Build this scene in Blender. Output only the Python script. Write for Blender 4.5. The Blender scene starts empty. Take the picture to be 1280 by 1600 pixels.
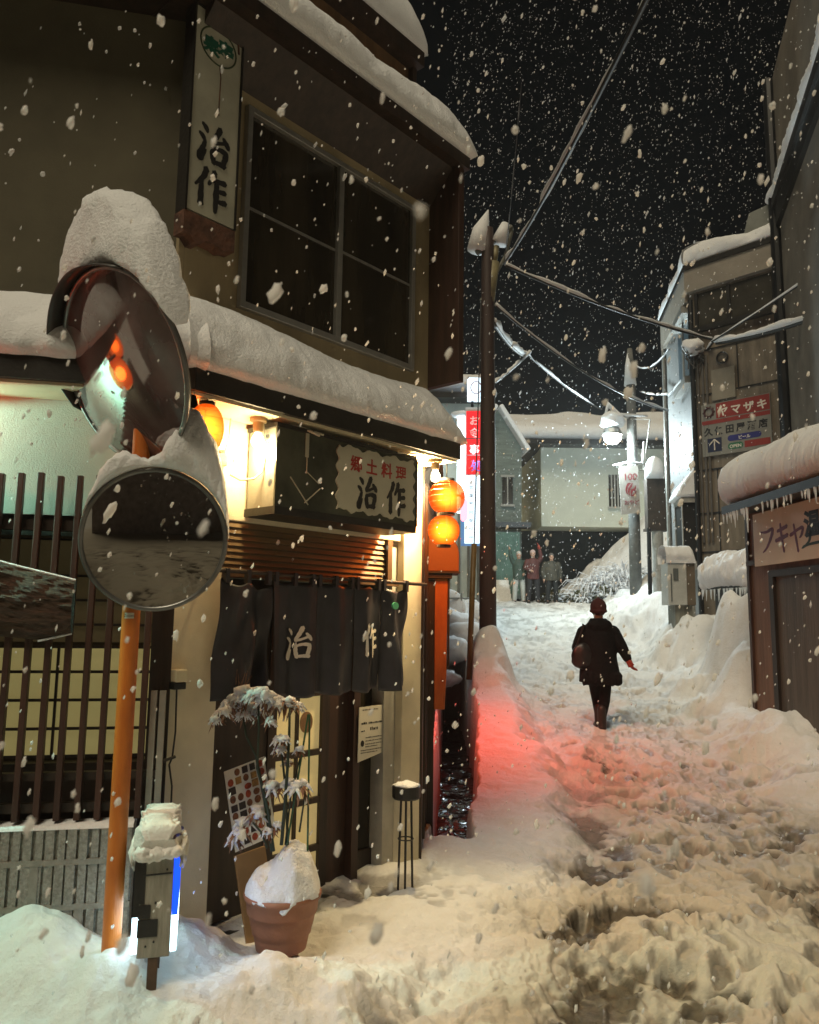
import bpy, bmesh, math, random
import numpy as np
from mathutils import Vector, Matrix, Euler
R = math.radians
scn = bpy.context.scene
col = scn.collection
random.seed(7)

# ------------------------------------------------------------------ camera
FPX, CX, CY = 1230.0, 640.0, 800.0            # focal length and centre in photo pixels (1280 x 1600)
PITCH, ROLL = R(7.8), R(0.75)
CAM = Vector((0, 0, 1.65))
_fw = Vector((0, math.cos(PITCH), math.sin(PITCH)))
_up0 = Vector((0, -math.sin(PITCH), math.cos(PITCH)))
_rt0 = Vector((1, 0, 0))
RT = _rt0 * math.cos(ROLL) + _up0 * math.sin(ROLL)
UP = _up0 * math.cos(ROLL) - _rt0 * math.sin(ROLL)
cam = bpy.data.cameras.new("camera")
cam.sensor_fit = 'VERTICAL'; cam.sensor_height = 24.0; cam.sensor_width = 19.2
cam.lens = 24.0 * FPX / 1600.0
cam.clip_start = 0.05; cam.clip_end = 600
cam.dof.use_dof = True; cam.dof.focus_distance = 6.0; cam.dof.aperture_fstop = 3.2
cam_ob = bpy.data.objects.new("camera", cam); col.objects.link(cam_ob)
cam_ob.matrix_world = Matrix(((RT.x, UP.x, -_fw.x, CAM.x), (RT.y, UP.y, -_fw.y, CAM.y), (RT.z, UP.z, -_fw.z, CAM.z), (0, 0, 0, 1)))
scn.camera = cam_ob

# ------------------------------------------------------------------ night sky, town glow, exposure
SUN_EL, SUN_AZ = R(56), R(208)
world = bpy.data.worlds.new("World"); scn.world = world; world.use_nodes = True
wn = world.node_tree.nodes; wl = world.node_tree.links
bg = wn.get("Background") or wn.new("ShaderNodeBackground")
sky = wn.new("ShaderNodeTexSky"); sky.sky_type = 'NISHITA'; sky.sun_disc = False
sky.sun_elevation = SUN_EL; sky.sun_rotation = SUN_AZ; sky.dust_density = 4
wl.new(sky.outputs[0], bg.inputs[0]); bg.inputs[1].default_value = 0.0004
sun = bpy.data.lights.new("town_glow", 'SUN'); sun.energy = 1.5; sun.angle = R(26); sun.color = (1.0, 0.87, 0.62)
sun_ob = bpy.data.objects.new("town_glow", sun); col.objects.link(sun_ob)
sun_ob.rotation_euler = (R(90) - SUN_EL, 0, R(180) - SUN_AZ)
scn.view_settings.view_transform = 'Standard'; scn.view_settings.look = 'None'
scn.view_settings.exposure = 0.30; scn.view_settings.gamma = 1.0
scn.cycles.use_denoising = True
scn.cycles.max_bounces = 6; scn.cycles.diffuse_bounces = 3; scn.cycles.glossy_bounces = 3
scn.cycles.transparent_max_bounces = 12; scn.cycles.sample_clamp_indirect = 4.0
scn.cycles.caustics_reflective = False; scn.cycles.caustics_refractive = False

# ------------------------------------------------------------------ measuring helpers
def ray(x, y): return _fw + RT * ((x - CX) / FPX) + UP * ((CY - y) / FPX)
def atY(x, y, Y): d = ray(x, y); return CAM + d * (Y / d.y)

class Frame:
    def __init__(s, o, a, b, c=(0, 0, 1)):
        s.o = Vector(o); s.a = Vector(a).normalized(); s.b = Vector(b).normalized(); s.c = Vector(c).normalized()
    def __call__(s, x, y, z): return s.o + s.a * x + s.b * y + s.c * z
    def at(s, px, py, off=0.0):               # pixel -> point on the plane b = off of this frame
        d = ray(px, py); t = (s.o + s.b * off - CAM).dot(s.b) / d.dot(s.b); q = CAM + d * t - s.o
        return q.dot(s.a), q.dot(s.c)
    def moved(s, x, y, z): return Frame(s(x, y, z), s.a, s.b, s.c)
W = Frame((0, 0, 0), (1, 0, 0), (0, 1, 0))
C0 = Vector((-1.178, 3.885, 0))
FR = Frame(C0, (.657, .754, 0), (.754, -.657, 0))         # slanted shop front: along, outward, up
LF = Frame(C0, (-.981, -.196, 0), (.196, -.981, 0))       # left wall: along to the left, outward, up

# ------------------------------------------------------------------ noise
def _hash(ix, iy, iz):
    n = (ix * 374761393 + iy * 668265263 + iz * 2147483647 * 31 + 144665) & 0xFFFFFFFF
    n = (n ^ (n >> 13)) * 1274126177 & 0xFFFFFFFF
    n = (n ^ (n >> 16)) & 0xFFFFFFFF
    return n.astype(np.float64) / 4294967295.0
def vnoise(x, y, z=0.0):
    x, y, z = np.broadcast_arrays(np.asarray(x, float), np.asarray(y, float), np.asarray(z, float))
    fx, fy, fz = np.floor(x), np.floor(y), np.floor(z)
    ix, iy, iz = fx.astype(np.int64), fy.astype(np.int64), fz.astype(np.int64)
    u, v, w = x - fx, y - fy, z - fz
    u = u * u * (3 - 2 * u); v = v * v * (3 - 2 * v); w = w * w * (3 - 2 * w)
    r = 0
    for dx in (0, 1):
        for dy in (0, 1):
            for dz in (0, 1):
                r = r + _hash(ix + dx, iy + dy, iz + dz) * (u if dx else 1 - u) * (v if dy else 1 - v) * (w if dz else 1 - w)
    return r * 2 - 1
def fbm(x, y, z=0.0, oct=4, gain=.5):
    r = 0; a = 1.0; f = 1.0
    for i in range(oct):
        r = r + a * vnoise(np.asarray(x) * f + 17.3 * i, np.asarray(y) * f - 9.1 * i, np.asarray(z) * f + 4.7 * i); a *= gain; f *= 2.03
    return r
def sstep(a, b, x):
    t = np.clip((np.asarray(x, float) - a) / (b - a), 0, 1); return t * t * (3 - 2 * t)

# ------------------------------------------------------------------ objects
WM = {}
def tag(o, label=None, cat=None, group=None, kind=None):
    if label: o["label"] = label
    if cat: o["category"] = cat
    if group: o["group"] = group
    if kind: o["kind"] = kind
    return o
def thing(name, loc, label, cat, group=None):
    o = bpy.data.objects.new(name, None); col.objects.link(o); o.empty_display_size = .1
    o.location = Vector(loc); WM[o] = Matrix.Translation(Vector(loc))
    return tag(o, label, cat, group)
def copy_thing(o, delta, label=None):
    c = o.copy(); col.objects.link(c); c.location = o.location + Vector(delta); WM[c] = Matrix.Translation(c.location)
    if label: c["label"] = label
    for ch in o.children:
        k = ch.copy(); col.objects.link(k); k.parent = c; WM[k] = WM[c]
        for g in ch.children:
            q = g.copy(); col.objects.link(q); q.parent = k; WM[q] = WM[c]
    return c

class MB:
    """collects geometry in world coordinates; build() links it as ONE mesh object"""
    def __init__(s): s.v = []; s.f = []; s.m = []; s.mi = 0
    def add(s, vs, fs):
        b = len(s.v); s.v.extend([tuple(v) for v in vs]); s.f.extend([tuple(i + b for i in f) for f in fs]); s.m.extend([s.mi] * len(fs)); return s
    def box(s, fr, x0, x1, y0, y1, z0, z1):
        p = [fr(x, y, z) for z in (z0, z1) for y in (y0, y1) for x in (x0, x1)]
        return s.add(p, [(0, 1, 3, 2), (4, 6, 7, 5), (0, 4, 5, 1), (2, 3, 7, 6), (0, 2, 6, 4), (1, 5, 7, 3)])
    def hexa(s, p):                            # 8 points: bottom ring, top ring
        return s.add(p, [(3, 2, 1, 0), (4, 5, 6, 7), (0, 1, 5, 4), (1, 2, 6, 5), (2, 3, 7, 6), (3, 0, 4, 7)])
    def prism(s, fr, poly, y0, y1):            # poly of (x, z), extruded along b
        n = len(poly); p = [fr(x, y0, z) for x, z in poly] + [fr(x, y1, z) for x, z in poly]
        return s.add(p, [tuple(range(n)), tuple(range(2 * n - 1, n - 1, -1))] + [(i, (i + 1) % n, n + (i + 1) % n, n + i) for i in range(n)])
    def tube(s, pts, rad, n=8, caps=True):
        pts = [Vector(p) for p in pts]; k = len(pts)
        if not hasattr(rad, '__len__'): rad = [rad] * k
        rings = []; ref = None
        for i, p in enumerate(pts):
            t = (pts[min(i + 1, k - 1)] - pts[max(i - 1, 0)])
            t = t.normalized() if t.length > 1e-9 else Vector((0, 0, 1))
            if ref is None: ref = t.orthogonal().normalized()
            ref = (ref - t * ref.dot(t)); ref = ref.normalized() if ref.length > 1e-6 else t.orthogonal().normalized()
            q = t.cross(ref)
            rings.append([p + (ref * math.cos(2 * math.pi * j / n) + q * math.sin(2 * math.pi * j / n)) * rad[i] for j in range(n)])
        vs = [v for r in rings for v in r]; fs = []
        for i in range(k - 1):
            for j in range(n): fs.append((i * n + j, i * n + (j + 1) % n, (i + 1) * n + (j + 1) % n, (i + 1) * n + j))
        if caps: fs.append(tuple(range(n - 1, -1, -1))); fs.append(tuple(range((k - 1) * n, k * n)))
        return s.add(vs, fs)
    def lathe(s, fr, prof, n=24, caps=True):   # prof of (radius, height along c)
        k = len(prof); vs = []; fs = []
        for r, h in prof:
            for j in range(n):
                a = 2 * math.pi * j / n; vs.append(fr(r * math.cos(a), r * math.sin(a), h))
        for i in range(k - 1):
            for j in range(n): fs.append((i * n + j, i * n + (j + 1) % n, (i + 1) * n + (j + 1) % n, (i + 1) * n + j))
        if caps: fs.append(tuple(range(n - 1, -1, -1))); fs.append(tuple(range((k - 1) * n, k * n)))
        return s.add(vs, fs)
    def grid(s, P, closed=False):              # P: array (nu, nv, 3)
        nu, nv = P.shape[:2]; b = len(s.v)
        s.v.extend(map(tuple, P.reshape(-1, 3).tolist()))
        f = []
        for i in range(nu - 1):
            for j in range(nv - 1 + (1 if closed else 0)):
                j2 = (j + 1) % nv; f.append((b + i * nv + j, b + i * nv + j2, b + (i + 1) * nv + j2, b + (i + 1) * nv + j))
        s.f.extend(f); s.m.extend([s.mi] * len(f)); return s
    def blob(s, c, r, sub=2, amp=.15, fq=2.0, seed=0, sq=(1, 1, 1), fr=W):
        bm = bmesh.new(); bmesh.ops.create_icosphere(bm, subdivisions=sub, radius=1.0)
        P = np.array([v.co[:] for v in bm.verts]); fs = [[v.index for v in f.verts] for f in bm.faces]; bm.free()
        d = 1 + amp * fbm(P[:, 0] * fq + seed, P[:, 1] * fq + seed * 1.7, P[:, 2] * fq, 3)
        P = P * d[:, None] * r * np.array(sq)
        c = Vector(c)
        return s.add([c + fr.a * p[0] + fr.b * p[1] + fr.c * p[2] for p in P], fs)
    def build(s, name, mat, parent=None, origin=None, smooth=False, bev=0, solid=0, fixn=True):
        me = bpy.data.meshes.new(name)
        if parent is not None: M = WM[parent]
        elif origin is not None: M = Matrix.Translation(Vector(origin))
        else: M = Matrix()
        V = np.array(s.v) - np.array(M.translation)
        me.from_pydata(V.tolist(), [], s.f)
        for m in (mat if isinstance(mat, (list, tuple)) else [mat]): me.materials.append(m)
        if isinstance(mat, (list, tuple)): me.polygons.foreach_set("material_index", s.m)
        if fixn:
            bm = bmesh.new(); bm.from_mesh(me); bmesh.ops.recalc_face_normals(bm, faces=bm.faces); bm.to_mesh(me); bm.free()
        if smooth: me.polygons.foreach_set("use_smooth", [True] * len(me.polygons))
        me.update()
        o = bpy.data.objects.new(name, me); col.objects.link(o)
        if parent is not None: o.parent = parent; WM[o] = M
        else: o.location = M.translation; WM[o] = M
        if solid:
            md = o.modifiers.new("thickness", 'SOLIDIFY'); md.thickness = solid; md.offset = 0
        if bev:
            md = o.modifiers.new("bevel", 'BEVEL'); md.width = bev; md.segments = 2; md.limit_method = 'ANGLE'; md.angle_limit = R(40)
        return o
def baked(o):                                  # apply modifiers so that the object is a plain mesh
    dg = bpy.context.evaluated_depsgraph_get(); dg.update()
    me = bpy.data.meshes.new_from_object(o.evaluated_get(dg)); o.modifiers.clear(); old = o.data; o.data = me; me.name = old.name
    return o

# ------------------------------------------------------------------ materials
def nt(name):
    m = bpy.data.materials.new(name); m.use_nodes = True; n = m.node_tree.nodes; n.clear()
    out = n.new("ShaderNodeOutputMaterial"); return m, n, m.node_tree.links, out
def pm(name, base, rough=.6, var=.25, vs=6.0, bump=.15, bs=40.0, metal=0.0, stretch=(1, 1, 1), emit=0.0, ecol=None, second=None, spec=.5, bd=.02, sss=0):
    m, n, l, out = nt(name)
    b = n.new("ShaderNodeBsdfPrincipled"); l.new(b.outputs[0], out.inputs[0])
    b.inputs["Roughness"].default_value = rough; b.inputs["Metallic"].default_value = metal; b.inputs["Specular IOR Level"].default_value = spec
    tc = n.new("ShaderNodeTexCoord"); mp = n.new("ShaderNodeMapping"); mp.inputs[3].default_value = stretch
    l.new(tc.outputs["Object"], mp.inputs[0])
    no = n.new("ShaderNodeTexNoise"); no.inputs["Scale"].default_value = vs; no.inputs["Detail"].default_value = 6; no.inputs["Roughness"].default_value = .6
    l.new(mp.outputs[0], no.inputs[0])
    rp = n.new("ShaderNodeValToRGB"); e = rp.color_ramp.elements
    e[0].position = .3; e[1].position = .7
    c2 = second if second else tuple(min(1, c * (1 + var)) for c in base)
    e[0].color = tuple(c * (1 - var) for c in base) + (1,) if not second else tuple(base) + (1,); e[1].color = tuple(c2) + (1,)
    l.new(no.outputs[0], rp.inputs[0]); l.new(rp.outputs[0], b.inputs["Base Color"])
    if bump:
        n2 = n.new("ShaderNodeTexNoise"); n2.inputs["Scale"].default_value = bs; n2.inputs["Detail"].default_value = 4
        l.new(mp.outputs[0], n2.inputs[0])
        n2.inputs["Roughness"].default_value = .62; n2.inputs["Detail"].default_value = 7
        bp = n.new("ShaderNodeBump"); bp.inputs["Strength"].default_value = bump; bp.inputs["Distance"].default_value = bd
        l.new(n2.outputs[0], bp.inputs["Height"]); l.new(bp.outputs[0], b.inputs["Normal"])
    if emit: b.inputs["Emission Color"].default_value = tuple(ecol or base) + (1,); b.inputs["Emission Strength"].default_value = emit
    if sss:
        b.inputs["Subsurface Weight"].default_value = sss; b.inputs["Subsurface Radius"].default_value = (1, .9, .8); b.inputs["Subsurface Scale"].default_value = .02
    return m
def glow(name, c, s):
    m, n, l, out = nt(name); e = n.new("ShaderNodeEmission"); e.inputs[0].default_value = tuple(c) + (1,); e.inputs[1].default_value = s
    l.new(e.outputs[0], out.inputs[0]); return m

SNOW = pm("snow", (.84, .85, .87), .55, .04, 3, .6, 70, bd=.02, spec=.3)
SNOW_OLD = pm("old_snow", (.72, .70, .66), .6, .25, 14, .5, 45, bd=.02, second=(.86, .85, .82))
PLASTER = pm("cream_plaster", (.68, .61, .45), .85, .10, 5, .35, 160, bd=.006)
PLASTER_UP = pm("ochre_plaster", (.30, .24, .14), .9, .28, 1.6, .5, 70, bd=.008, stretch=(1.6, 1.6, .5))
PLASTER_PALE = pm("pale_plaster", (.52, .52, .46), .9, .06, 3, .5, 150, bd=.006)
GREYWALL = pm("grey_mortar", (.42, .40, .35), .85, .16, 7, .3, 80, bd=.006)
WOOD_DARK = pm("dark_stained_wood", (.028, .016, .011), .5, .5, 3, .3, 14, stretch=(6, 6, .6), bd=.006)
WOOD_RED = pm("red_brown_wood", (.052, .021, .014), .5, .4, 3, .3, 14, stretch=(7, 7, .7), bd=.006)
WOOD_BROWN = pm("brown_boards", (.12, .065, .03), .55, .35, 3, .3, 14, stretch=(8, 8, .6), bd=.006)
SLAT = pm("brown_shutter_slat", (.20, .135, .07), .45, .25, 3, .2, 20, stretch=(.6, .6, 6), bd=.004)
BLACKMET = pm("black_metal", (.012, .012, .013), .4, .3, 10, .1, 60)
DARKTRIM = pm("dark_fascia_paint", (.016, .014, .012), .45, .4, 6, .15, 40)
ALU = pm("aluminium", (.42, .41, .38), .38, .12, 12, .1, 80, metal=.7)
CREAMTRIM = pm("cream_paint", (.66, .58, .40), .5, .08, 8, .1, 60)
ORANGE = pm("orange_paint", (.42, .105, .013), .42, .14, 9, .15, 60, stretch=(2, 2, .5), second=(.60, .175, .022))
ORANGE_HOOD = pm("orange_sheet", (.26, .085, .012), .5, .12, 4, .1, 40)
BLACKCLOTH = pm("indigo_black_cloth", (.030, .029, .037), .48, .3, 9, .3, 200, bd=.003)
GLASS_DARK = pm("dark_window_glass", (.012, .010, .008), .12, .3, 2.2, .02, 6, spec=.6, stretch=(2.2, 2.2, .35), second=(.050, .040, .026))  # paler upright streaks painted in for a curtain and faint reflections
TERRACOTTA = pm("terracotta", (.30, .125, .07), .6, .16, 7, .15, 60)
BLOCK = pm("split_face_block", (.20, .19, .165), .92, .35, 60, .9, 90, bd=.012, second=(.40, .385, .34))
BLOCKRIB = pm("block_joint", (.27, .255, .22), .9, .2, 20, .3, 80)
PAPER = pm("white_paper", (.66, .63, .54), .8, .04, 6, .05, 60)
INK = pm("black_ink", (.012, .011, .011), .6, .2, 12, .05, 60)
REDINK = pm("red_ink", (.35, .025, .018), .6, .2, 12, .05, 60)
GREENINK = pm("green_ink", (.012, .10, .062), .6, .2, 12, .05, 60)
WHITEINK = pm("white_print", (.72, .66, .56), .7, .08, 12, .05, 60)
CONCRETE = pm("concrete", (.34, .33, .30), .85, .2, 8, .3, 60)
POLE_BROWN = pm("dark_brown_pole", (.040, .022, .018), .6, .3, 4, .2, 30, stretch=(3, 3, .4))
STONE = pm("wet_dark_stone", (.03, .028, .026), .4, .5, 6, .6, 14, bd=.05)
WIRE = pm("black_cable", (.02, .02, .02), .5, .2, 10, .05, 50)
SKIN = pm("skin", (.50, .29, .20), .5, .06, 8, .05, 80)
WOOD_WING = pm("dark_wing_wood", (.045, .020, .013), .5, .4, 3, .3, 14, stretch=(7, 7, .7), bd=.006)

# ------------------------------------------------------------------ ground: snow, slush road, banks, canal trench
def ip(y, xs, ys): return np.interp(y, xs, ys)
def canal_l(y): return .10 + .052 * (y - 5.35) + .06
def canal_r(y): return ip(y, [5.6, 6.3, 7.2, 10, 12, 15], [.42, .50, .62, .84, .93, 1.0])
def road_l(y): return ip(y, [-3, 1.5, 2.6, 3.4, 4.4, 5.2, 6, 7, 8.3, 11.5, 20, 30], [-6, -3.5, -.4, .0, .55, 1.0, 1.30, 1.45, 1.60, 1.62, 2.1, 2.8])
def road_r(y): return ip(y, [0, 3, 5, 7, 9.5, 13, 20, 30], [3.8, 3.8, 3.7, 3.45, 3.42, 4.15, 5.3, 6.6])
MOUNDS = [(-1.82, 3.64, .21, .36), (-1.30, 3.50, .22, .34), (-.98, 3.80, .17, .22), (-.36, 3.55, .08, .26), (-.72, 3.50, .10, .25), (-2.6, 3.2, .3, .5), (-1.0, 3.2, .05, .3),
          (1.2, 11.95, .48, .27), (1.2, 11.8, .25, .5), (1.25, 11.3, .18, .5), (5.12, 11.8, 1.06, .62), (4.62, 10.9, .30, .42), (5.1, 10.9, .55, .6), (5.2, 14.4, .35, .8), (4.95, 17.0, .55, .9), (5.6, 19.5, .6, 1.0),
          (4.1, 8.8, .16, .5), (3.95, 7.4, .2, .5), (10.5, 28, 2.1, 2.4), (.62, 15.0, .9, .7), (.9, 17.5, .7, .8)]
BY = [-40, 0, 3, 5, 7, 8.5, 10, 12, 15, 18, 21, 24, 26, 30, 60, 300]
BZ = [0, 0, .01, .06, .10, .19, .34, .60, 1.05, 1.48, 1.88, 2.18, 2.26, 2.32, 2.5, 3.0]
def H(x, y, fine=True):
    x = np.asarray(x, float); y = np.asarray(y, float); x, y = np.broadcast_arrays(x, y)
    yy = y + .25 * fbm(x * .8, y * .8, 3.0, 2)
    z = ip(yy, BY, BZ)
    nz = fbm(x * 1.1, y * 1.1, 0.5, 3)
    n2 = fbm(x * 3.1, y * 3.1, 1.5, 3)
    rl = road_l(y) + .16 * fbm(x * 1.7, y * 1.7, 8.0, 3); rr = road_r(y) + .20 * fbm(x * 1.5, y * 1.5, 12.0, 3)
    bankl = sstep(rl + .04, rl - .36, x); bankr = sstep(rr - .05, rr + .75, x)
    front = sstep(2.6, 3.2, y)
    hl = ip(y, [3, 4.0, 5.5, 6.5, 8, 10, 12, 20], [.05, .04, .06, .12, .22, .30, .34, .30]); hr = ip(y, [0, 3, 6, 8, 10, 14, 20, 30], [.12, .15, .20, .22, .30, .55, .5, .3])
    mid_ = sstep(6.0, 7.2, y) * sstep(11.8, 10.5, y); n2 = n2 * (1 - .75 * mid_ * bankl); nz = nz * (1 - .5 * mid_ * bankl)
    z = z + bankl * hl * front + bankr * hr * (1 + .35 * nz)
    for mx, my, mh, mr in MOUNDS:
        d2 = (x - mx) ** 2 + (y - my) ** 2
        k = np.exp(-(d2 / (mr * mr)) ** (2.6 if 1.0 < mh < 1.5 else 1.45))
        z = z + mh * k * (1 + (.04 if mh > 1.2 else .16) * nz) + (.035 if mh > .3 else .02) * n2 * np.sqrt(k)
    z = z + 1.75 * sstep(4.3, 8.6, x) * sstep(25.0, 26.9, y) * (1 + .05 * nz)
    # trodden patch before the door
    door = np.exp(-(((x + .25) / .6) ** 2 + ((y - 4.85) / .42) ** 2))
    z = z - .03 * door
    road = (1 - bankl) * (1 - bankr)
    near = sstep(9.5, 5.0, y) * sstep(-9, -3, y)
    far = sstep(4.5, 9.0, y)
    # slush: clumps pushed up between wet ruts
    wx_ = x + .16 * fbm(x * 2.3, y * 2.3, 61.0, 3); wy_ = y + .16 * fbm(x * 2.3, y * 2.3, 66.0, 3)
    r1 = 1 - np.abs(fbm(wx_ * 2.2, wy_ * 2.2, 21.0, 5))
    rough = .45 + .85 * sstep(-.45, .5, fbm(x * .9, y * .9, 71.0, 2))
    c3 = np.maximum(0, 1 - np.abs(fbm(wx_ * 4.6, wy_ * 4.6, 35.0, 4)) * 2.4) - .35
    c1 = fbm(x * 5.2, y * 5.2, 31.0, 4, .6)
    c2 = fbm(x * 13., y * 13., 41.0, 3, .6)
    rut = np.sin((x - .10 * (y - 3) - 1.3) * 4.2 + 1.2 * fbm(x * .6, y * .6, 5.0, 2))
    sl = (.034 * fbm(wx_ * 2.4, wy_ * 2.4, 21.0, 4, .45) + .030 * fbm(wx_ * 5.6, wy_ * 5.6, 31.0, 3, .45) + .012 * np.maximum(c3, -.2) + .018 * fbm(wx_ * 9.5, wy_ * 9.5, 37.0, 3, .5) + .007 * c2) * rough * 1.3 + .020 * rut
    sl = np.where(sl > .025, .025 + .035 * np.tanh((sl - .025) / .035), sl)
    trk_shade = np.maximum(np.exp(-((x - ip(y, [3.2, 3.6, 4.3, 5.5, 7.3, 9.5], [.62, .69, .92, 1.32, 1.62, 1.9]) - .10 * fbm(x, y * 1.3, 81.0, 3)) / .20) ** 2), np.exp(-((x - ip(y, [4.5, 6.4, 7.6, 8.8, 10], [3.5, 3.25, 2.95, 2.65, 2.42]) - .12 * fbm(x, y * 1.3, 85.0, 3)) / .26) ** 2)) * sstep(10.2, 9.2, y)  # first path is a trodden track, second paints the walker's cast shadow
    trk_shade = np.maximum(trk_shade, .35 * np.exp(-((x - ip(y, [2.5, 5, 9], [2.1, 2.35, 2.5]) - .12 * fbm(x, y * 1.3, 89.0, 3)) / .16) ** 2) * sstep(9, 7, y)) * sstep(-.9, .1, fbm(x * 1.6, y * 1.2, 93.0, 3))
    sl = sl - .030 * trk_shade * (1 + .6 * c1)
    z = z + road * near * np.maximum(sl, -.07)
    z = z + road * far * (.040 * fbm(x * 3.6, y * 2.2, 51.0, 5, .6) + .03 * np.abs(fbm(x * 2.0, y * 1.2, 55.0, 3)))
    # edge crumbs of the bank, lumps of the front drift
    edge = 4 * bankl * (1 - bankl)
    z = z + edge * (.026 * c1 + .005 * c2) + bankl * front * ((.012 + .014 * sstep(4.6, 3.8, y)) * c1 + .035 * nz * sstep(4.5, 8, y) + .012 * n2)
    lump = sstep(4.6, 3.7, y) * sstep(-1.2, -.2, x) * sstep(1.3, .3, x)
    z = z + lump * (.032 * np.maximum(fbm(wx_ * 4.6, wy_ * 4.6, 33.0, 3, .4), -.2) + .005 * c2)
    z = z + door * .022 * c1
    be = 4 * bankr * (1 - bankr); z = z + be * (.05 * c1 + .012 * c2) + bankr * (.03 * n2 + .05 * nz + .010 * c1)
    wet = road * near * np.clip((1.10 * sstep(.000, -.050, sl) + .22 * trk_shade) * sstep(-.75, .15, c1 + .4 * c2), 0, 1) + .75 * door * sstep(.0, -.35, c1) + .35 * road * sstep(8.5, 10, y) * sstep(.0, -.6, c1)  # wet hollows, plus the painted shadow streak darkened along with the tracks
    # trench of the canal
    el = canal_l(y) + .02 * c1; er = canal_r(y) + .05 * n2 + .03 * c1
    t = sstep(el - .03, el + .03, x) * sstep(er + .035, er - .035, x) * sstep(5.75 + .12 * n2, 5.95 + .12 * n2, y) * sstep(15.0, 14.6, y)
    over = sstep(.0, .22, np.minimum(x - el, er + .3 - x)) * 0
    zb = -.75
    wetc = t
    z = z * (1 - t) + zb * t
    return z, np.clip(wet, 0, 1), wetc
def hz(x, y): return float(H(np.array([x]), np.array([y]))[0][0])

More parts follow.
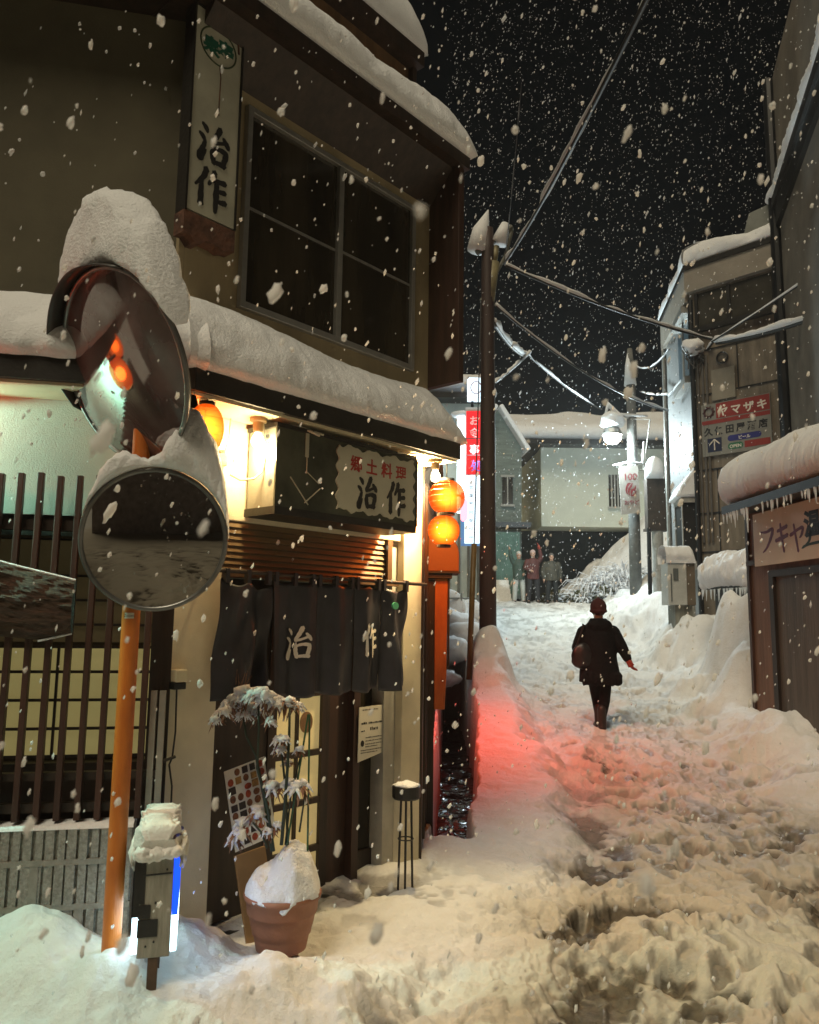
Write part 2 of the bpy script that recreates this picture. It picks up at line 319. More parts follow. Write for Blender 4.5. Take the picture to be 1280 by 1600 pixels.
def make_ground():
    m, n, l, out = nt("trodden_snow")
    b = n.new("ShaderNodeBsdfPrincipled"); l.new(b.outputs[0], out.inputs[0])
    tc = n.new("ShaderNodeTexCoord"); at = n.new("ShaderNodeAttribute"); at.attribute_name = "wet"
    sep = n.new("ShaderNodeSeparateColor"); l.new(at.outputs["Color"], sep.inputs[0])
    no = n.new("ShaderNodeTexNoise"); no.inputs["Scale"].default_value = 9; no.inputs["Detail"].default_value = 8; no.inputs["Roughness"].default_value = .65
    l.new(tc.outputs["Object"], no.inputs[0])
    rp = n.new("ShaderNodeValToRGB"); e = rp.color_ramp.elements
    e[0].position = .30; e[0].color = (.78, .77, .75, 1); e[1].position = .7; e[1].color = (.86, .865, .87, 1)
    l.new(no.outputs[0], rp.inputs[0])
    rs = n.new("ShaderNodeValToRGB"); e = rs.color_ramp.elements
    e[0].position = .3; e[0].color = (.055, .045, .034, 1); e[1].position = .75; e[1].color = (.21, .175, .13, 1)
    l.new(no.outputs[0], rs.inputs[0])
    # slush tint over the whole road
    mx0 = n.new("ShaderNodeMix"); mx0.data_type = 'RGBA'
    rt = n.new("ShaderNodeMix"); rt.data_type = 'RGBA'; rt.inputs[7].default_value = (.60, .55, .46, 1)
    l.new(rp.outputs[0], rt.inputs[6]); l.new(sep.outputs[2], rt.inputs[0])
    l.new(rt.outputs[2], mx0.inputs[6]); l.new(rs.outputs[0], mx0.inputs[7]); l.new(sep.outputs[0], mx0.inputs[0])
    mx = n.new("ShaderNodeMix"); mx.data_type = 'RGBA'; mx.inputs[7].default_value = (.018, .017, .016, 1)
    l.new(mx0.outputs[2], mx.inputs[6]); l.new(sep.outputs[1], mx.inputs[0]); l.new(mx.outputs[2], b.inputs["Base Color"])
    rr = n.new("ShaderNodeMapRange"); rr.inputs[3].default_value = .6; rr.inputs[4].default_value = .10
    l.new(sep.outputs[0], rr.inputs[0]); l.new(rr.outputs[0], b.inputs["Roughness"])
    n2 = n.new("ShaderNodeTexNoise"); n2.inputs["Scale"].default_value = 38; n2.inputs["Detail"].default_value = 9; n2.inputs["Roughness"].default_value = .7
    l.new(tc.outputs["Object"], n2.inputs[0])
    bp = n.new("ShaderNodeBump"); bp.inputs["Strength"].default_value = .8; bp.inputs["Distance"].default_value = .022
    l.new(n2.outputs[0], bp.inputs["Height"]); l.new(bp.outputs[0], b.inputs["Normal"])
    b.inputs["Specular IOR Level"].default_value = .4
    b.inputs["Subsurface Weight"].default_value = .25; b.inputs["Subsurface Radius"].default_value = (1, .95, .9); b.inputs["Subsurface Scale"].default_value = .02
    th = np.concatenate([np.linspace(-180, -45, 46)[:-1], np.linspace(-45, -32, 27)[:-1], np.linspace(-32, 35, 800), np.linspace(35, 48, 27)[1:], np.linspace(48, 180, 46)[1:]])
    rad = np.concatenate([np.linspace(.05, 2.3, 26)[:-1], 2.3 * (13 / 2.3) ** np.linspace(0, 1, 620), 13 * (36 / 13) ** np.linspace(0, 1, 190)[1:], 36 * (400 / 36) ** np.linspace(0, 1, 26)[1:]])
    T, Rr = np.meshgrid(np.radians(th), rad)
    X = Rr * np.sin(T); Y = Rr * np.cos(T)
    Z, wet, st = H(X, Y)
    nu, nv = X.shape
    # boot prints and a few long wheel tracks pressed into the slush
    rg = np.random.default_rng(5); Xf, Yf = X, Y
    for k in range(800):
        if k < 420: cx_, cy_ = rg.uniform(.6, 3.6), rg.uniform(3.3, 9.5)
        else: cx_, cy_ = rg.uniform(1.8, 4.6), rg.uniform(9.5, 19)
        rows = slice(*np.searchsorted(rad, [math.hypot(cx_, cy_) - .45, math.hypot(cx_, cy_) + .45])); tc_ = math.degrees(math.atan2(cx_, cy_)); dt = math.degrees(.45 / cy_)
        cols = slice(*np.searchsorted(th, [tc_ - dt, tc_ + dt])); xs_, ys_ = X[rows, cols] - cx_, Y[rows, cols] - cy_
        a_ = rg.normal(.12, .35)
        if not (road_l(cy_) + .15 < cx_ < road_r(cy_) - .1): continue
        u_ = xs_ * math.cos(a_) - ys_ * math.sin(a_); v_ = xs_ * math.sin(a_) + ys_ * math.cos(a_)
        q_ = np.sqrt((u_ / .055) ** 2 + (v_ / .14) ** 2); dp = rg.uniform(.010, .030)
        Z[rows, cols] += -dp * sstep(1.05, .75, q_) + dp * .28 * np.exp(-((q_ - 1.28) / .22) ** 2)
        wet[rows, cols] = np.maximum(wet[rows, cols], rg.uniform(.1, .7) * sstep(1.0, .7, q_) * (1 if cy_ < 9.5 else .5))
    V = np.stack([X, Y, Z], -1).reshape(-1, 3)
    i = np.arange(nu - 1)[:, None] * nv + np.arange(nv - 1)[None]
    F = np.stack([i, i + 1, i + nv + 1, i + nv], -1).reshape(-1, 4)
    me = bpy.data.meshes.new("ground"); me.vertices.add(len(V)); me.vertices.foreach_set("co", V.ravel())
    me.loops.add(F.size); me.loops.foreach_set("vertex_index", F.ravel()); me.polygons.add(len(F)); me.polygons.foreach_set("loop_start", np.arange(len(F)) * 4)
    me.polygons.foreach_set("use_smooth", np.ones(len(F), bool)); me.update(calc_edges=True)
    rl = road_l(Y); rr_ = road_r(Y)
    nn = fbm(X * 1.3, Y * 1.3, 77.0, 3)
    tint = sstep(rl - .25, rl + .35, X + .2 * nn) * sstep(rr_ + .6, rr_ - .2, X + .2 * nn) * (.45 + .55 * sstep(10.5, 6.5, Y + nn)) * sstep(30, 22, Y) * .95
    # stone shows only below the snow lip
    drop = st * sstep(.05, -.12, Z - ip(Y, BY, BZ))
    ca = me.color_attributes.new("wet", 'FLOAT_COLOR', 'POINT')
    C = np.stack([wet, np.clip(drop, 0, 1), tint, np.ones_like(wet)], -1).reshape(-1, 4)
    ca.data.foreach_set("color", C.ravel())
    me.materials.append(m)
    o = bpy.data.objects.new("ground", me); col.objects.link(o); tag(o, "snow covered street with slushy ruts and heaped snow banks", kind='structure'); WM[o] = Matrix()
make_ground()

def make_water():
    m, n, l, out = nt("canal_water")
    b = n.new("ShaderNodeBsdfPrincipled"); l.new(b.outputs[0], out.inputs[0])
    b.inputs["Base Color"].default_value = (.006, .007, .009, 1); b.inputs["Roughness"].default_value = .04; b.inputs["Specular IOR Level"].default_value = 1.0; b.inputs["IOR"].default_value = 1.6
    tc = n.new("ShaderNodeTexCoord"); mp = n.new("ShaderNodeMapping"); mp.inputs[3].default_value = (9, 8, 1); l.new(tc.outputs["Object"], mp.inputs[0])
    no = n.new("ShaderNodeTexNoise"); no.inputs["Scale"].default_value = 1.5; no.inputs["Detail"].default_value = 3; l.new(mp.outputs[0], no.inputs[0])
    bp = n.new("ShaderNodeBump"); bp.inputs["Strength"].default_value = 1.0; bp.inputs["Distance"].default_value = .022
    mb = MB(); ys = np.arange(5.7, 15.1, .014); us = np.linspace(0, 1, 44)
    Yw, Uw = np.meshgrid(ys, us, indexing='ij'); Xw = canal_l(Yw) - .15 + (canal_r(Yw) + .1 - canal_l(Yw) + .15) * Uw
    Zw = -.40 + .02 * (Yw - 6) + .016 * fbm(Xw * 7, Yw * 6.5, 3.3, 3, .45)
    P = np.stack([Xw, Yw, Zw], -1)
    mb.grid(P); o = mb.build("water", m, smooth=True); tag(o, "dark narrow canal water beside the restaurant catching white light", kind='structure')
make_water()

# ------------------------------------------------------------------ text
_font = {}
def text_mesh(mb, s, fr, x, z, h, off, depth=.003, align='CENTER', bold=0.0, sx=1.0):
    """writes s with its centre (or left end) at x and its base at z of the frame fr, h = letter height"""
    cu = bpy.data.curves.new("txt", 'FONT'); cu.body = s; cu.size = h; cu.align_x = align; cu.offset = bold; cu.extrude = 0; cu.resolution_u = 3
    o = bpy.data.objects.new("txt", cu); col.objects.link(o)
    dg = bpy.context.evaluated_depsgraph_get(); dg.update()
    me = bpy.data.meshes.new_from_object(o.evaluated_get(dg))
    vs = [fr(x + v.co.x * sx, off, z + v.co.y) for v in me.vertices]
    fs = [tuple(p.vertices) for p in me.polygons]
    if depth:
        n = len(vs); vb = [fr(x + v.co.x * sx, off - depth, z + v.co.y) for v in me.vertices]
        cnt = {}
        for p in me.polygons:
            for a, b in p.edge_keys: cnt[(a, b)] = cnt.get((a, b), 0) + 1
        fs = fs + [(a, b, b + n, a + n) for (a, b), c in cnt.items() if c == 1]; vs = vs + vb
    mb.add(vs, fs)
    bpy.data.objects.remove(o); bpy.data.curves.remove(cu); bpy.data.meshes.remove(me)

# brush characters, drawn stroke by stroke in a unit box: (points, widths)
JI = [([(.10, .93), (.22, .84), (.26, .76)], [.05, .10, .06]), ([(.02, .66), (.13, .60), (.20, .50)], [.05, .09, .06]),
      ([(.20, .50), (.15, .34), (.04, .10), (.10, .05), (.24, .30)], [.07, .09, .11, .10, .03]),
      ([(.66, .98), (.56, .78), (.42, .58)], [.11, .10, .08]), ([(.42, .58), (.58, .60), (.84, .70)], [.08, .06, .05]),
      ([(.76, .80), (.88, .68), (.94, .60)], [.05, .10, .08]), ([(.46, .44), (.44, .26), (.50, .06)], [.07, .11, .09]),
      ([(.46, .40), (.66, .46), (.86, .42), (.82, .22), (.76, .08)], [.06, .07, .11, .10, .07]), ([(.50, .08), (.66, .10), (.84, .10)], [.06, .08, .10])]
SAKU = [([(.34, .97), (.26, .74), (.02, .46)], [.12, .10, .04]), ([(.22, .66), (.20, .36), (.20, .02)], [.06, .11, .12]),
        ([(.60, .97), (.56, .82), (.42, .60)], [.11, .10, .05]), ([(.50, .74), (.70, .77), (.95, .80)], [.06, .08, .10]),
        ([(.68, .76), (.67, .40), (.66, -.04)], [.08, .12, .07]), ([(.70, .52), (.82, .54), (.95, .56)], [.05, .08, .09]), ([(.70, .26), (.82, .27), (.97, .30)], [.05, .08, .10])]
def brush(mb, strokes, fr, x, z, w, h, off, depth=.003, fat=1.0):
    for k, (pts, wd) in enumerate(strokes):
        # smooth the centre line
        P = []; Wd = []
        for i in range(len(pts) - 1):
            p0 = pts[max(i - 1, 0)]; p1 = pts[i]; p2 = pts[i + 1]; p3 = pts[min(i + 2, len(pts) - 1)]
            for t in np.linspace(0, 1, 7)[:-1]:
                c = [.5 * ((2 * p1[j]) + (-p0[j] + p2[j]) * t + (2 * p0[j] - 5 * p1[j] + 4 * p2[j] - p3[j]) * t * t + (-p0[j] + 3 * p1[j] - 3 * p2[j] + p3[j]) * t ** 3) for j in (0, 1)]
                P.append(c); Wd.append(wd[i] * (1 - t) + wd[i + 1] * t)
        P.append(list(pts[-1])); Wd.append(wd[-1])
        P = np.array(P); n = len(P); T = np.gradient(P, axis=0); T /= np.linalg.norm(T, axis=1)[:, None] + 1e-9
        N = np.stack([-T[:, 1], T[:, 0]], -1)
        Wd = np.array(Wd) * (1 + .08 * np.sin(np.arange(n) * 1.7 + k)) * .62 * fat
        L = P + N * Wd[:, None]; Rr = P - N * Wd[:, None]
        e0 = P[0] - T[0] * Wd[0] * .8; e1 = P[-1] + T[-1] * Wd[-1] * .8
        ring = [e0] + list(L) + [e1] + list(Rr[::-1])
        o = off + .0004 * k
        top = [fr(x + p[0] * w, o, z + p[1] * h) for p in ring]; bot = [fr(x + p[0] * w, off - depth, z + p[1] * h) for p in ring]
        m = len(ring); fs = []
        fs.append((0, 1, m - 1)); fs.append((n, n + 1, n + 2))
        for i in range(1, n): fs.append((i, i + 1, m - i - 1, m - i))
        fs += [(i, (i + 1) % m, m + (i + 1) % m, m + i) for i in range(m)]
        mb.add(top + bot, fs)

# snow lying on an eave: swept rounded section with a lumpy surface
def snow_roll(mb, fr, s0, s1, prof, nu=80, amp=.03, fq=2.2, seed=0, endround=.25, mitre0=0.0, flute=0.0):
    """prof: list of (out, up) from the wall over the top, round the lip and back under; mitre0 shears the start"""
    pr = np.array(prof); d = np.r_[0, np.cumsum(np.linalg.norm(np.diff(pr, axis=0), axis=1))]
    nu = int(nu * 1.6); q = np.linspace(0, d[-1], 44); po = np.interp(q, d, pr[:, 0]); ph = np.interp(q, d, pr[:, 1])
    for _ in range(3):
        po[1:-1] = (po[:-2] + po[1:-1] * 2 + po[2:]) / 4; ph[1:-1] = (ph[:-2] + ph[1:-1] * 2 + ph[2:]) / 4
    S = np.linspace(0, 1, nu); base = ph.min()
    P = np.zeros((nu, len(q), 3))
    for i, t in enumerate(S):
        s = s0 + (s1 - s0) * t
        e = min(1, (1 - t) * (s1 - s0) / endround) if endround else 1
        k = math.sqrt(max(0, 1 - (1 - e) ** 2)) if endround else 1
        th_ = 1 + .10 * float(fbm(s * .8 + seed, 3.0, seed, 2)); hh = base + (ph - base) * (k * .98 + .02) * th_
        lip = np.exp(-((np.arange(len(q)) / len(q) - .80) / .10) ** 2) * (.022 * max(0, float(fbm(s * 5.5 + seed, 7.0, 2.0, 3))) + .012 * max(0, float(fbm(s * 19 + seed, 9.0, 2.0, 2)))); hh = hh - lip
        ss = s - mitre0 * po * (1 - t)
        n = fbm(ss * fq + seed, po * fq * 1.5, hh * fq * 1.5, 4) * amp + fbm(ss * 13 + seed, po * 13, hh * 6, 3) * .008 - flute * np.abs(fbm(ss * 17 + seed + .5 * np.sin(hh * 9), po * 2.5, hh * 2.5, 3))
        w = np.sin(np.linspace(0, math.pi, len(q))) ** .5
        ctr = np.array([po.mean() * .4, base]); dx = po - ctr[0]; dz = hh - ctr[1]; ln = np.hypot(dx, dz) + 1e-6
        o2 = po + dx / ln * n * w; h2 = hh + dz / ln * n * w
        for j in range(len(q)): P[i, j] = fr(float(ss[j]), float(o2[j]), float(h2[j]))
    mb.grid(P)
    # close the free end
    b = len(mb.v); mb.add([tuple(p) for p in P[-1]], [tuple(range(len(q)))])
    return mb

# ------------------------------------------------------------------ the restaurant building
B = thing("restaurant_building", C0, "two storey ochre plaster restaurant with slanted shop front and deep snow on its eaves", "building")
Z0 = -.3
SO = 2.72                                     # soffit height
mb = MB()                                     # lower plaster: piers and header
mb.box(FR, .03, .31, -.4, 0, Z0, SO); mb.box(FR, 1.745, 1.93, -.35, 0, Z0, SO)
mb.box(FR, .31, 1.745, -.35, -.03, 2.165, SO)
mb.build("front_wall", PLASTER, B, bev=.006)
mb = MB(); mb.box(FR, 1.64, 1.745, -.3, -.06, Z0, 2.165); mb.build("grey_pier", GREYWALL, B)
mb = MB(); mb.box(LF, -.012, 2.6, -.35, 0, 2.13, SO + .3); mb.build("side_wall", PLASTER_PALE, B)
mb = MB()                                     # dark wall under it, behind the lattice
mb.box(LF, .0, 2.6, -.40, -.02, 2.03, 2.13); mb.box(LF, .0, 2.6, -.40, -.10, Z0, .95); mb.box(LF, -.03, .07, -.35, -.02, Z0, 2.03); mb.box(LF, .0, 2.6, -.42, -.20, .95, 2.03)
mb.build("timber_wall", WOOD_DARK, B)
# papered window behind the lattice
sh = MB(); sh.box(LF, .07, 2.4, -.19, -.15, .97, 1.50)
SHOJI = pm("lit_window_paper", (.42, .38, .2), .8, .12, 3, .05, 40, emit=.13, ecol=(1, .82, .30))
o = sh.build("paper_window", SHOJI, B)
f = MB()
for i in range(6): x = .07 + i * .44; f.box(LF, x, x + .012, -.149, -.135, .97, 1.50)
for z in (.97, 1.10, 1.235, 1.37, 1.49): f.box(LF, .07, 2.4, -.1345, -.125, z, z + .014)
f.build("window_bars", WOOD_DARK, o)
sh = MB(); sh.box(LF, .07, 2.4, -.19, -.15, 1.52, 2.02); o = sh.build("upper_paper_window", pm("dim_window_paper", (.12, .09, .05), .8, .2, 3, .05, 40, emit=.012, ecol=(1, .75, .3)), B)
f = MB()
for z in (1.60, 1.72, 1.84): f.box(LF, .07, 2.4, -.149, -.135, z, z + .012)
f.build("window_bars", WOOD_DARK, o)
# shutter boards above the door
mb = MB(); k = 8
for i in range(k):
    z = 1.90 + i * (2.165 - 1.90) / k; h = (2.165 - 1.90) / k
    mb.hexa([FR(.31, -.05, z), FR(1.64, -.05, z), FR(1.64, -.03, z), FR(.31, -.03, z), FR(.31, -.05, z + h - .006), FR(1.64, -.05, z + h - .006), FR(1.64, -.042, z + h - .006), FR(.31, -.042, z + h - .006)])
mb.box(FR, .31, 1.64, -.09, -.055, 1.88, 2.165)
mb.build("shutter", SLAT, B)
mb = MB(); mb.box(FR, .31, 1.70, -.16, -.0, 1.865, 1.895); mb.box(FR, 1.60, 1.64, -.09, -.01, 1.90, 2.165); mb.build("shutter_rail", WOOD_BROWN, B)
# doors
mb = MB(); mb.box(FR, .31, 1.72, -.34, -.25, Z0, 1.87); mb.build("entry_back", BLACKMET, B)
d = MB(); d.box(FR, .31, .80, -.20, -.15, .08, 1.86); d.build("dark_door_panel", WOOD_DARK, B)
d = MB()
for x in (.80, 1.21): d.box(FR, x - .03, x + .03, -.20, -.14, .06, 1.86)
for z in (.06, .30, .57, .845, 1.19, 1.82): d.box(FR, .83, 1.18, -.20, -.142, z, z + .035)
d.box(FR, .985, 1.0, -.19, -.143, .09, 1.19)
dr = d.build("sliding_door", WOOD_DARK, B)
PANEL = pm("lit_door_paper", (.62, .52, .27), .8, .06, 5, .05, 60, emit=.22, ecol=(1, .74, .30))
for z0, z1 in ((.095, .30), (.335, .57), (.605, .845), (.88, 1.19), (1.225, 1.82)):
    q = MB(); q.box(FR, .83, 1.18, -.185, -.165, z0, z1); q.build("door_paper", PANEL, dr)
q = MB(); c = FR.moved(1.07, -.162, 1.04)
q.prism(c, [(.052 * math.cos(a) * .95, .062 * math.sin(a)) for a in np.linspace(0, 2 * math.pi, 25)[:-1]], 0, .004); q.build("round_mark", pm("brown_mark", (.22, .12, .06), .8, .3, 30, 0), dr)
d = MB(); d.box(FR, 1.24, 1.40, -.2, -.15, .06, 1.86); d.box(FR, 1.40, 1.455, -.22, -.09, .02, 1.87); d.build("door_post", WOOD_WING, B)
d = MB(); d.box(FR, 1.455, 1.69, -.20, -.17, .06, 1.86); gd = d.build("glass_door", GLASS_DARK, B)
d = MB(); d.box(FR, 1.456, 1.49, -.169, -.15, .06, 1.86); d.box(FR, 1.66, 1.70, -.169, -.13, .06, 1.86); d.box(FR, 1.49, 1.66, -.169, -.15, .06, .22); d.build("door_frame", WOOD_DARK, gd)
mb = MB(); mb.box(FR, .31, 1.74, -.35, -.02, Z0, .06); mb.build("doorstep", STONE, B)

# upper storey
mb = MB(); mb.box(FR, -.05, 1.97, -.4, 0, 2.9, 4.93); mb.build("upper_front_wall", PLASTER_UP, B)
mb = MB(); mb.box(LF, 0.012, 4.0, -.5, .01, 2.9, 5.0); mb.build("upper_side_wall", pm("shaded_ochre_plaster", (.092, .080, .050), .9, .35, 1.2, .3, 100, bd=.006), B)  # same ochre darkened so that this side stays in shade
mb = MB(); mb.box(FR, 1.972, 2.03, -.4, .27, 3.27, 4.93); mb.build("wing_wall", WOOD_WING, B, bev=.004)
mb = MB(); mb.box(FR, -.2, 2.0, -.5, 0, 2.73, 2.9); mb.box(LF, -.1, 3.0, -.5, 0, 2.73, 2.9); mb.build("beam", DARKTRIM, B)
# window
wx0, wx1, wz0, wz1 = .325, 1.785, 3.335, 4.535
mb = MB()
for a in ((wx0, wx0 + .035, wz0, wz1), (wx1 - .035, wx1, wz0, wz1), (wx0 + .035, wx1 - .035, wz0, wz0 + .04), (wx0 + .035, wx1 - .035, wz1 - .035, wz1), (1.045, 1.085, wz0 + .04, wz1 - .035)):
    mb.box(FR, a[0], a[1], -.05, .035, a[2], a[3])
win = mb.build("upper_window", ALU, B, bev=.003)
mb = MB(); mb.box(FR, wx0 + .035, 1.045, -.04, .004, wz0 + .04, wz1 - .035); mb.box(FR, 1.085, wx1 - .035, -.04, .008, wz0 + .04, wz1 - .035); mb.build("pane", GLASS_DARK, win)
mb = MB(); mb.box(FR, wx0 + .036, 1.044, .006, .012, 3.93, 3.945); mb.box(FR, 1.086, wx1 - .036, .010, .016, 3.94, 3.955); mb.build("glazing_bar", ALU, win)

# awning with its snow
EO = .30
mb = MB(); mb.box(FR, -.34 * EO, 1.95, 0.003, EO - .03, SO - .02, SO); mb.box(LF, -.34 * EO, 3.0, .003, EO - .03, SO - .02, SO); mb.build("soffit", CREAMTRIM, B)
mb = MB(); mb.box(FR, -.345 * EO, 1.96, EO - .03, EO, SO - .005, SO + .105); mb.box(LF, -.33 * EO, 3.0, EO - .03, EO + .003, SO - .005, SO + .103)
mb.box(FR, -.10, 1.95, .0, EO - .03, SO + .004, SO + .10); mb.box(LF, -.10, 3.0, .0, EO - .03, SO + .004, SO + .102)
aw = mb.build("awning", DARKTRIM, B)
mb = MB()
pr = [(-.02, 3.24), (.06, 3.25), (.17, 3.18), (.27, 3.07), (.335, 2.95), (.345, 2.85), (.31, 2.822), (.0, 2.822)]
snow_roll(mb, FR, -.05, 1.99, pr, 110, .018, 2.5, 3, .22, .34)
pr = [(-.02, 3.24), (.06, 3.25), (.17, 3.18), (.27, 3.07), (.335, 2.95), (.345, 2.85), (.31, 2.822), (.0, 2.822)]
snow_roll(mb, LF, -.05, 3.0, pr, 90, .018, 2.5, 9, 0, .34)
mb.build("awning_snow", SNOW, B, smooth=True)
# upper eave
mb = MB(); mb.box(FR, -.2, 2.06, -.3, .30, 4.84, 4.93); mb.box(LF, -.1, 4, -.3, .32, 4.845, 4.935)
mb.prism(Frame(FR(0, 0, 0), FR.b, FR.a), [(0, 4.62), (.22, 4.84), (0, 4.84)], -.05, 1.97)
mb.build("upper_eave", WOOD_DARK, B)
mb = MB(); pr = [(-.30, 5.36), (-.1, 5.36), (.10, 5.32), (.25, 5.22), (.33, 5.08), (.34, 4.96), (.30, 4.935), (-.2, 4.935)]
snow_roll(mb, FR, -.3, 2.08, pr, 100, .03, 1.8, 14, .30, .34)
mb.build("eave_snow", SNOW, B, smooth=True)
mb = MB(); mb.box(FR, .3, 2.0, -.7, -.25, 4.94, 5.95); mb.build("dormer_wall", WOOD_BROWN, B)
mb = MB(); mb.box(FR, .2, 2.06, -.7, -.14, 5.86, 5.98); mb.box(FR, 2.0, 2.04, -.6, -.2, 4.94, 5.87); mb.build("dormer_eave", WOOD_DARK, B)
mb = MB(); pr = [(-.7, 6.5), (-.4, 6.5), (-.22, 6.4), (-.12, 6.2), (-.11, 6.03), (-.15, 5.985), (-.7, 5.985)]
snow_roll(mb, FR, .2, 2.1, pr, 60, .03, 1.8, 19, .2); mb.build("dormer_snow", SNOW, B, smooth=True)
# long dark side wall along the canal
SWF = Frame((.105, 5.36, 0), (.052, .9986, 0), (.9986, -.052, 0))
mb = MB(); mb.box(SWF, .0, 8.4, -.5, 0, -.9, 2.75)
for i in range(28): mb.box(SWF, .15 + i * .3, .19 + i * .3, -.1, .016, .2, 2.7)
mb.build("canal_side_wall", WOOD_DARK, B)
mb = MB(); mb.box(SWF, .0, 8.4, -3, .12, 2.76, 2.84); mb.box(SWF, .3, 8.4, -3, -.35, 2.84, 4.9); mb.build("rear_wing", WOOD_DARK, B)

# ================================================================== things at the shop front
def tmpl_light(name, loc, color, power, radius, parent):
    li = bpy.data.lights.new(name, 'POINT'); li.color = color; li.energy = power; li.shadow_soft_size = radius
    o = bpy.data.objects.new(name, li); col.objects.link(o); o.parent = parent; o.location = Vector(loc) - WM[parent].translation; return o

# --- block wall, lattice, mat
p0 = LF(.1, .1, 0)
t = thing("block_wall", p0, "low grey ribbed concrete block wall below the slatted lattice", "wall")
mb = MB(); mb.box(LF, .085, 2.8, .02, .115, -.2, .705)
rr = random.Random(3)
for i in range(58):
    x = .09 + i * .047
    for k in range(5):
        w = rr.uniform(.028, .040); z0 = -.2 + k * .19
        mb.box(LF, x, x + w, .115, .125 + rr.uniform(0, .008), z0 + .008, min(z0 + .182, .70))
mb.build("blocks", BLOCK, t)
mb = MB()
for k in range(5): mb.box(LF, .084, 2.8, .1155, .131, -.2 + k * .19 - .012, -.2 + k * .19 + .012)
for k in range(4):
    for j in range(8):
        x = .30 + j * .39 + (.195 if k % 2 else 0); mb.box(LF, x - .018, x + .018, .1157, .129, -.188 + k * .19, -.022 + k * .19)
mb.build("joints", BLOCKRIB, t)
mb = MB()
P = np.zeros((60, 9, 3))
for i, s in enumerate(np.linspace(.085, 2.8, 60)):
    for j, a in enumerate(np.linspace(0, math.pi, 9)):
        hgt = .022 + .012 * float(fbm(s * 4, a, 3.0, 3)); P[i, j] = LF(s, .07 + .06 * math.cos(a), .7 + hgt * math.sin(a) ** .6)
mb.grid(P); mb.build("snow_cap", SNOW, t, smooth=True)

t = thing("lattice_screen", LF(.3, .07, .72), "dark red-brown upright slat lattice in front of the papered window", "lattice")
mb = MB()
for i in range(30):
    x = .064 + i * .0872
    top = 2.32 if i > 1 else 2.0
    mb.box(LF, x, x + .027, .06, .10, .73, top - .006 * (i % 3))
mb.build("slats", WOOD_RED, t, bev=.003)
mb = MB(); mb.box(LF, .0, 2.7, .02, .0595, .76, .80); mb.box(LF, .0, 2.7, .0, .0595, 2.05, 2.10); mb.box(LF, .0, 2.7, .02, .0595, .90, .935); mb.build("rail", WOOD_DARK, t)
mb = MB()
for x in (-.005, .035): mb.box(LF, x - .014, x + .014, .03, .06, .73, 1.3)
mb.build("frame_post", ALU, t)

# woven bark mat tied to the lattice
t0 = LF(.6, .13, 1.75)
mb = MB(); nu, nv = 50, 34; P = np.zeros((2 * nu, nv, 3))
xa, za = LF.at(-90, 850, .13); xb, zb_ = LF.at(118, 908, .13); xc, zc = LF.at(112, 990, .13); xd, zd = LF.at(60, 1000, .13); xe, ze = LF.at(-90, 985, .13)
for i, u in enumerate(np.linspace(0, 1, nu)):
    s = xb + (xa - xb) * u; top = zb_ + (za - zb_) * u
    bot = (zc + (zd - zc) * min(1, u / .25)) if u < .25 else zd + (ze - zd) * (u - .25) / .75
    for j, v in enumerate(np.linspace(0, 1, nv)):
        z = bot + (top - bot) * v; nz = float(fbm(s * 14, z * 55, 1.0, 3))
        P[i, j] = LF(s, .125 + .05 * math.sin(math.pi * v) ** .5 + .010 * nz, z); P[2 * nu - 1 - i, j] = LF(s, .112, z)
mb.grid(P)
BARK = pm("brown_bark_fibre", (.035, .017, .009), .75, .5, 6, .9, 30, stretch=(1.5, 1.5, 9), second=(.085, .042, .02), bd=.02)
mt = mb.build("bark_mat", BARK, origin=t0); tag(mt, "dark brown shaggy bark mat hung across the slat lattice", "mat")
s_ = MB(); s_.tube([LF(xb - .0, .13, zb_ + .004), LF((xa + xb) / 2, .135, (za + zb_) / 2 - .006), LF(xa, .13, za)], .006, 6)
s_.tube([LF(xc, .125, zc), LF(xd, .14, zd - .004)], .005, 6); s_.build("snow_line", SNOW, mt)

# --- outlet box with cord on the left pier
t = thing("outlet_box", FR(.10, 0, 1.35), "small cream outlet box with a hanging cord on the plaster pier beside the lattice", "outlet box")
mb = MB(); mb.box(FR, .035, .10, 0, .05, 1.335, 1.395); mb.build("cover", CREAMTRIM, t, bev=.006)
mb = MB(); mb.box(FR, .03, .098, 0, .045, 1.30, 1.333); mb.build("socket", BLACKMET, t, bev=.004)
mb = MB(); mb.tube([FR(.055, .03, 1.30), FR(.057, .035, 1.1), FR(.05, .03, .98), FR(.035, .03, .95), FR(.05, .04, .85), FR(.055, .035, .55)], .005, 6); mb.tube([FR(.0, .03, .97), FR(.06, .04, .985)], .008, 6); mb.build("cord", WIRE, t)

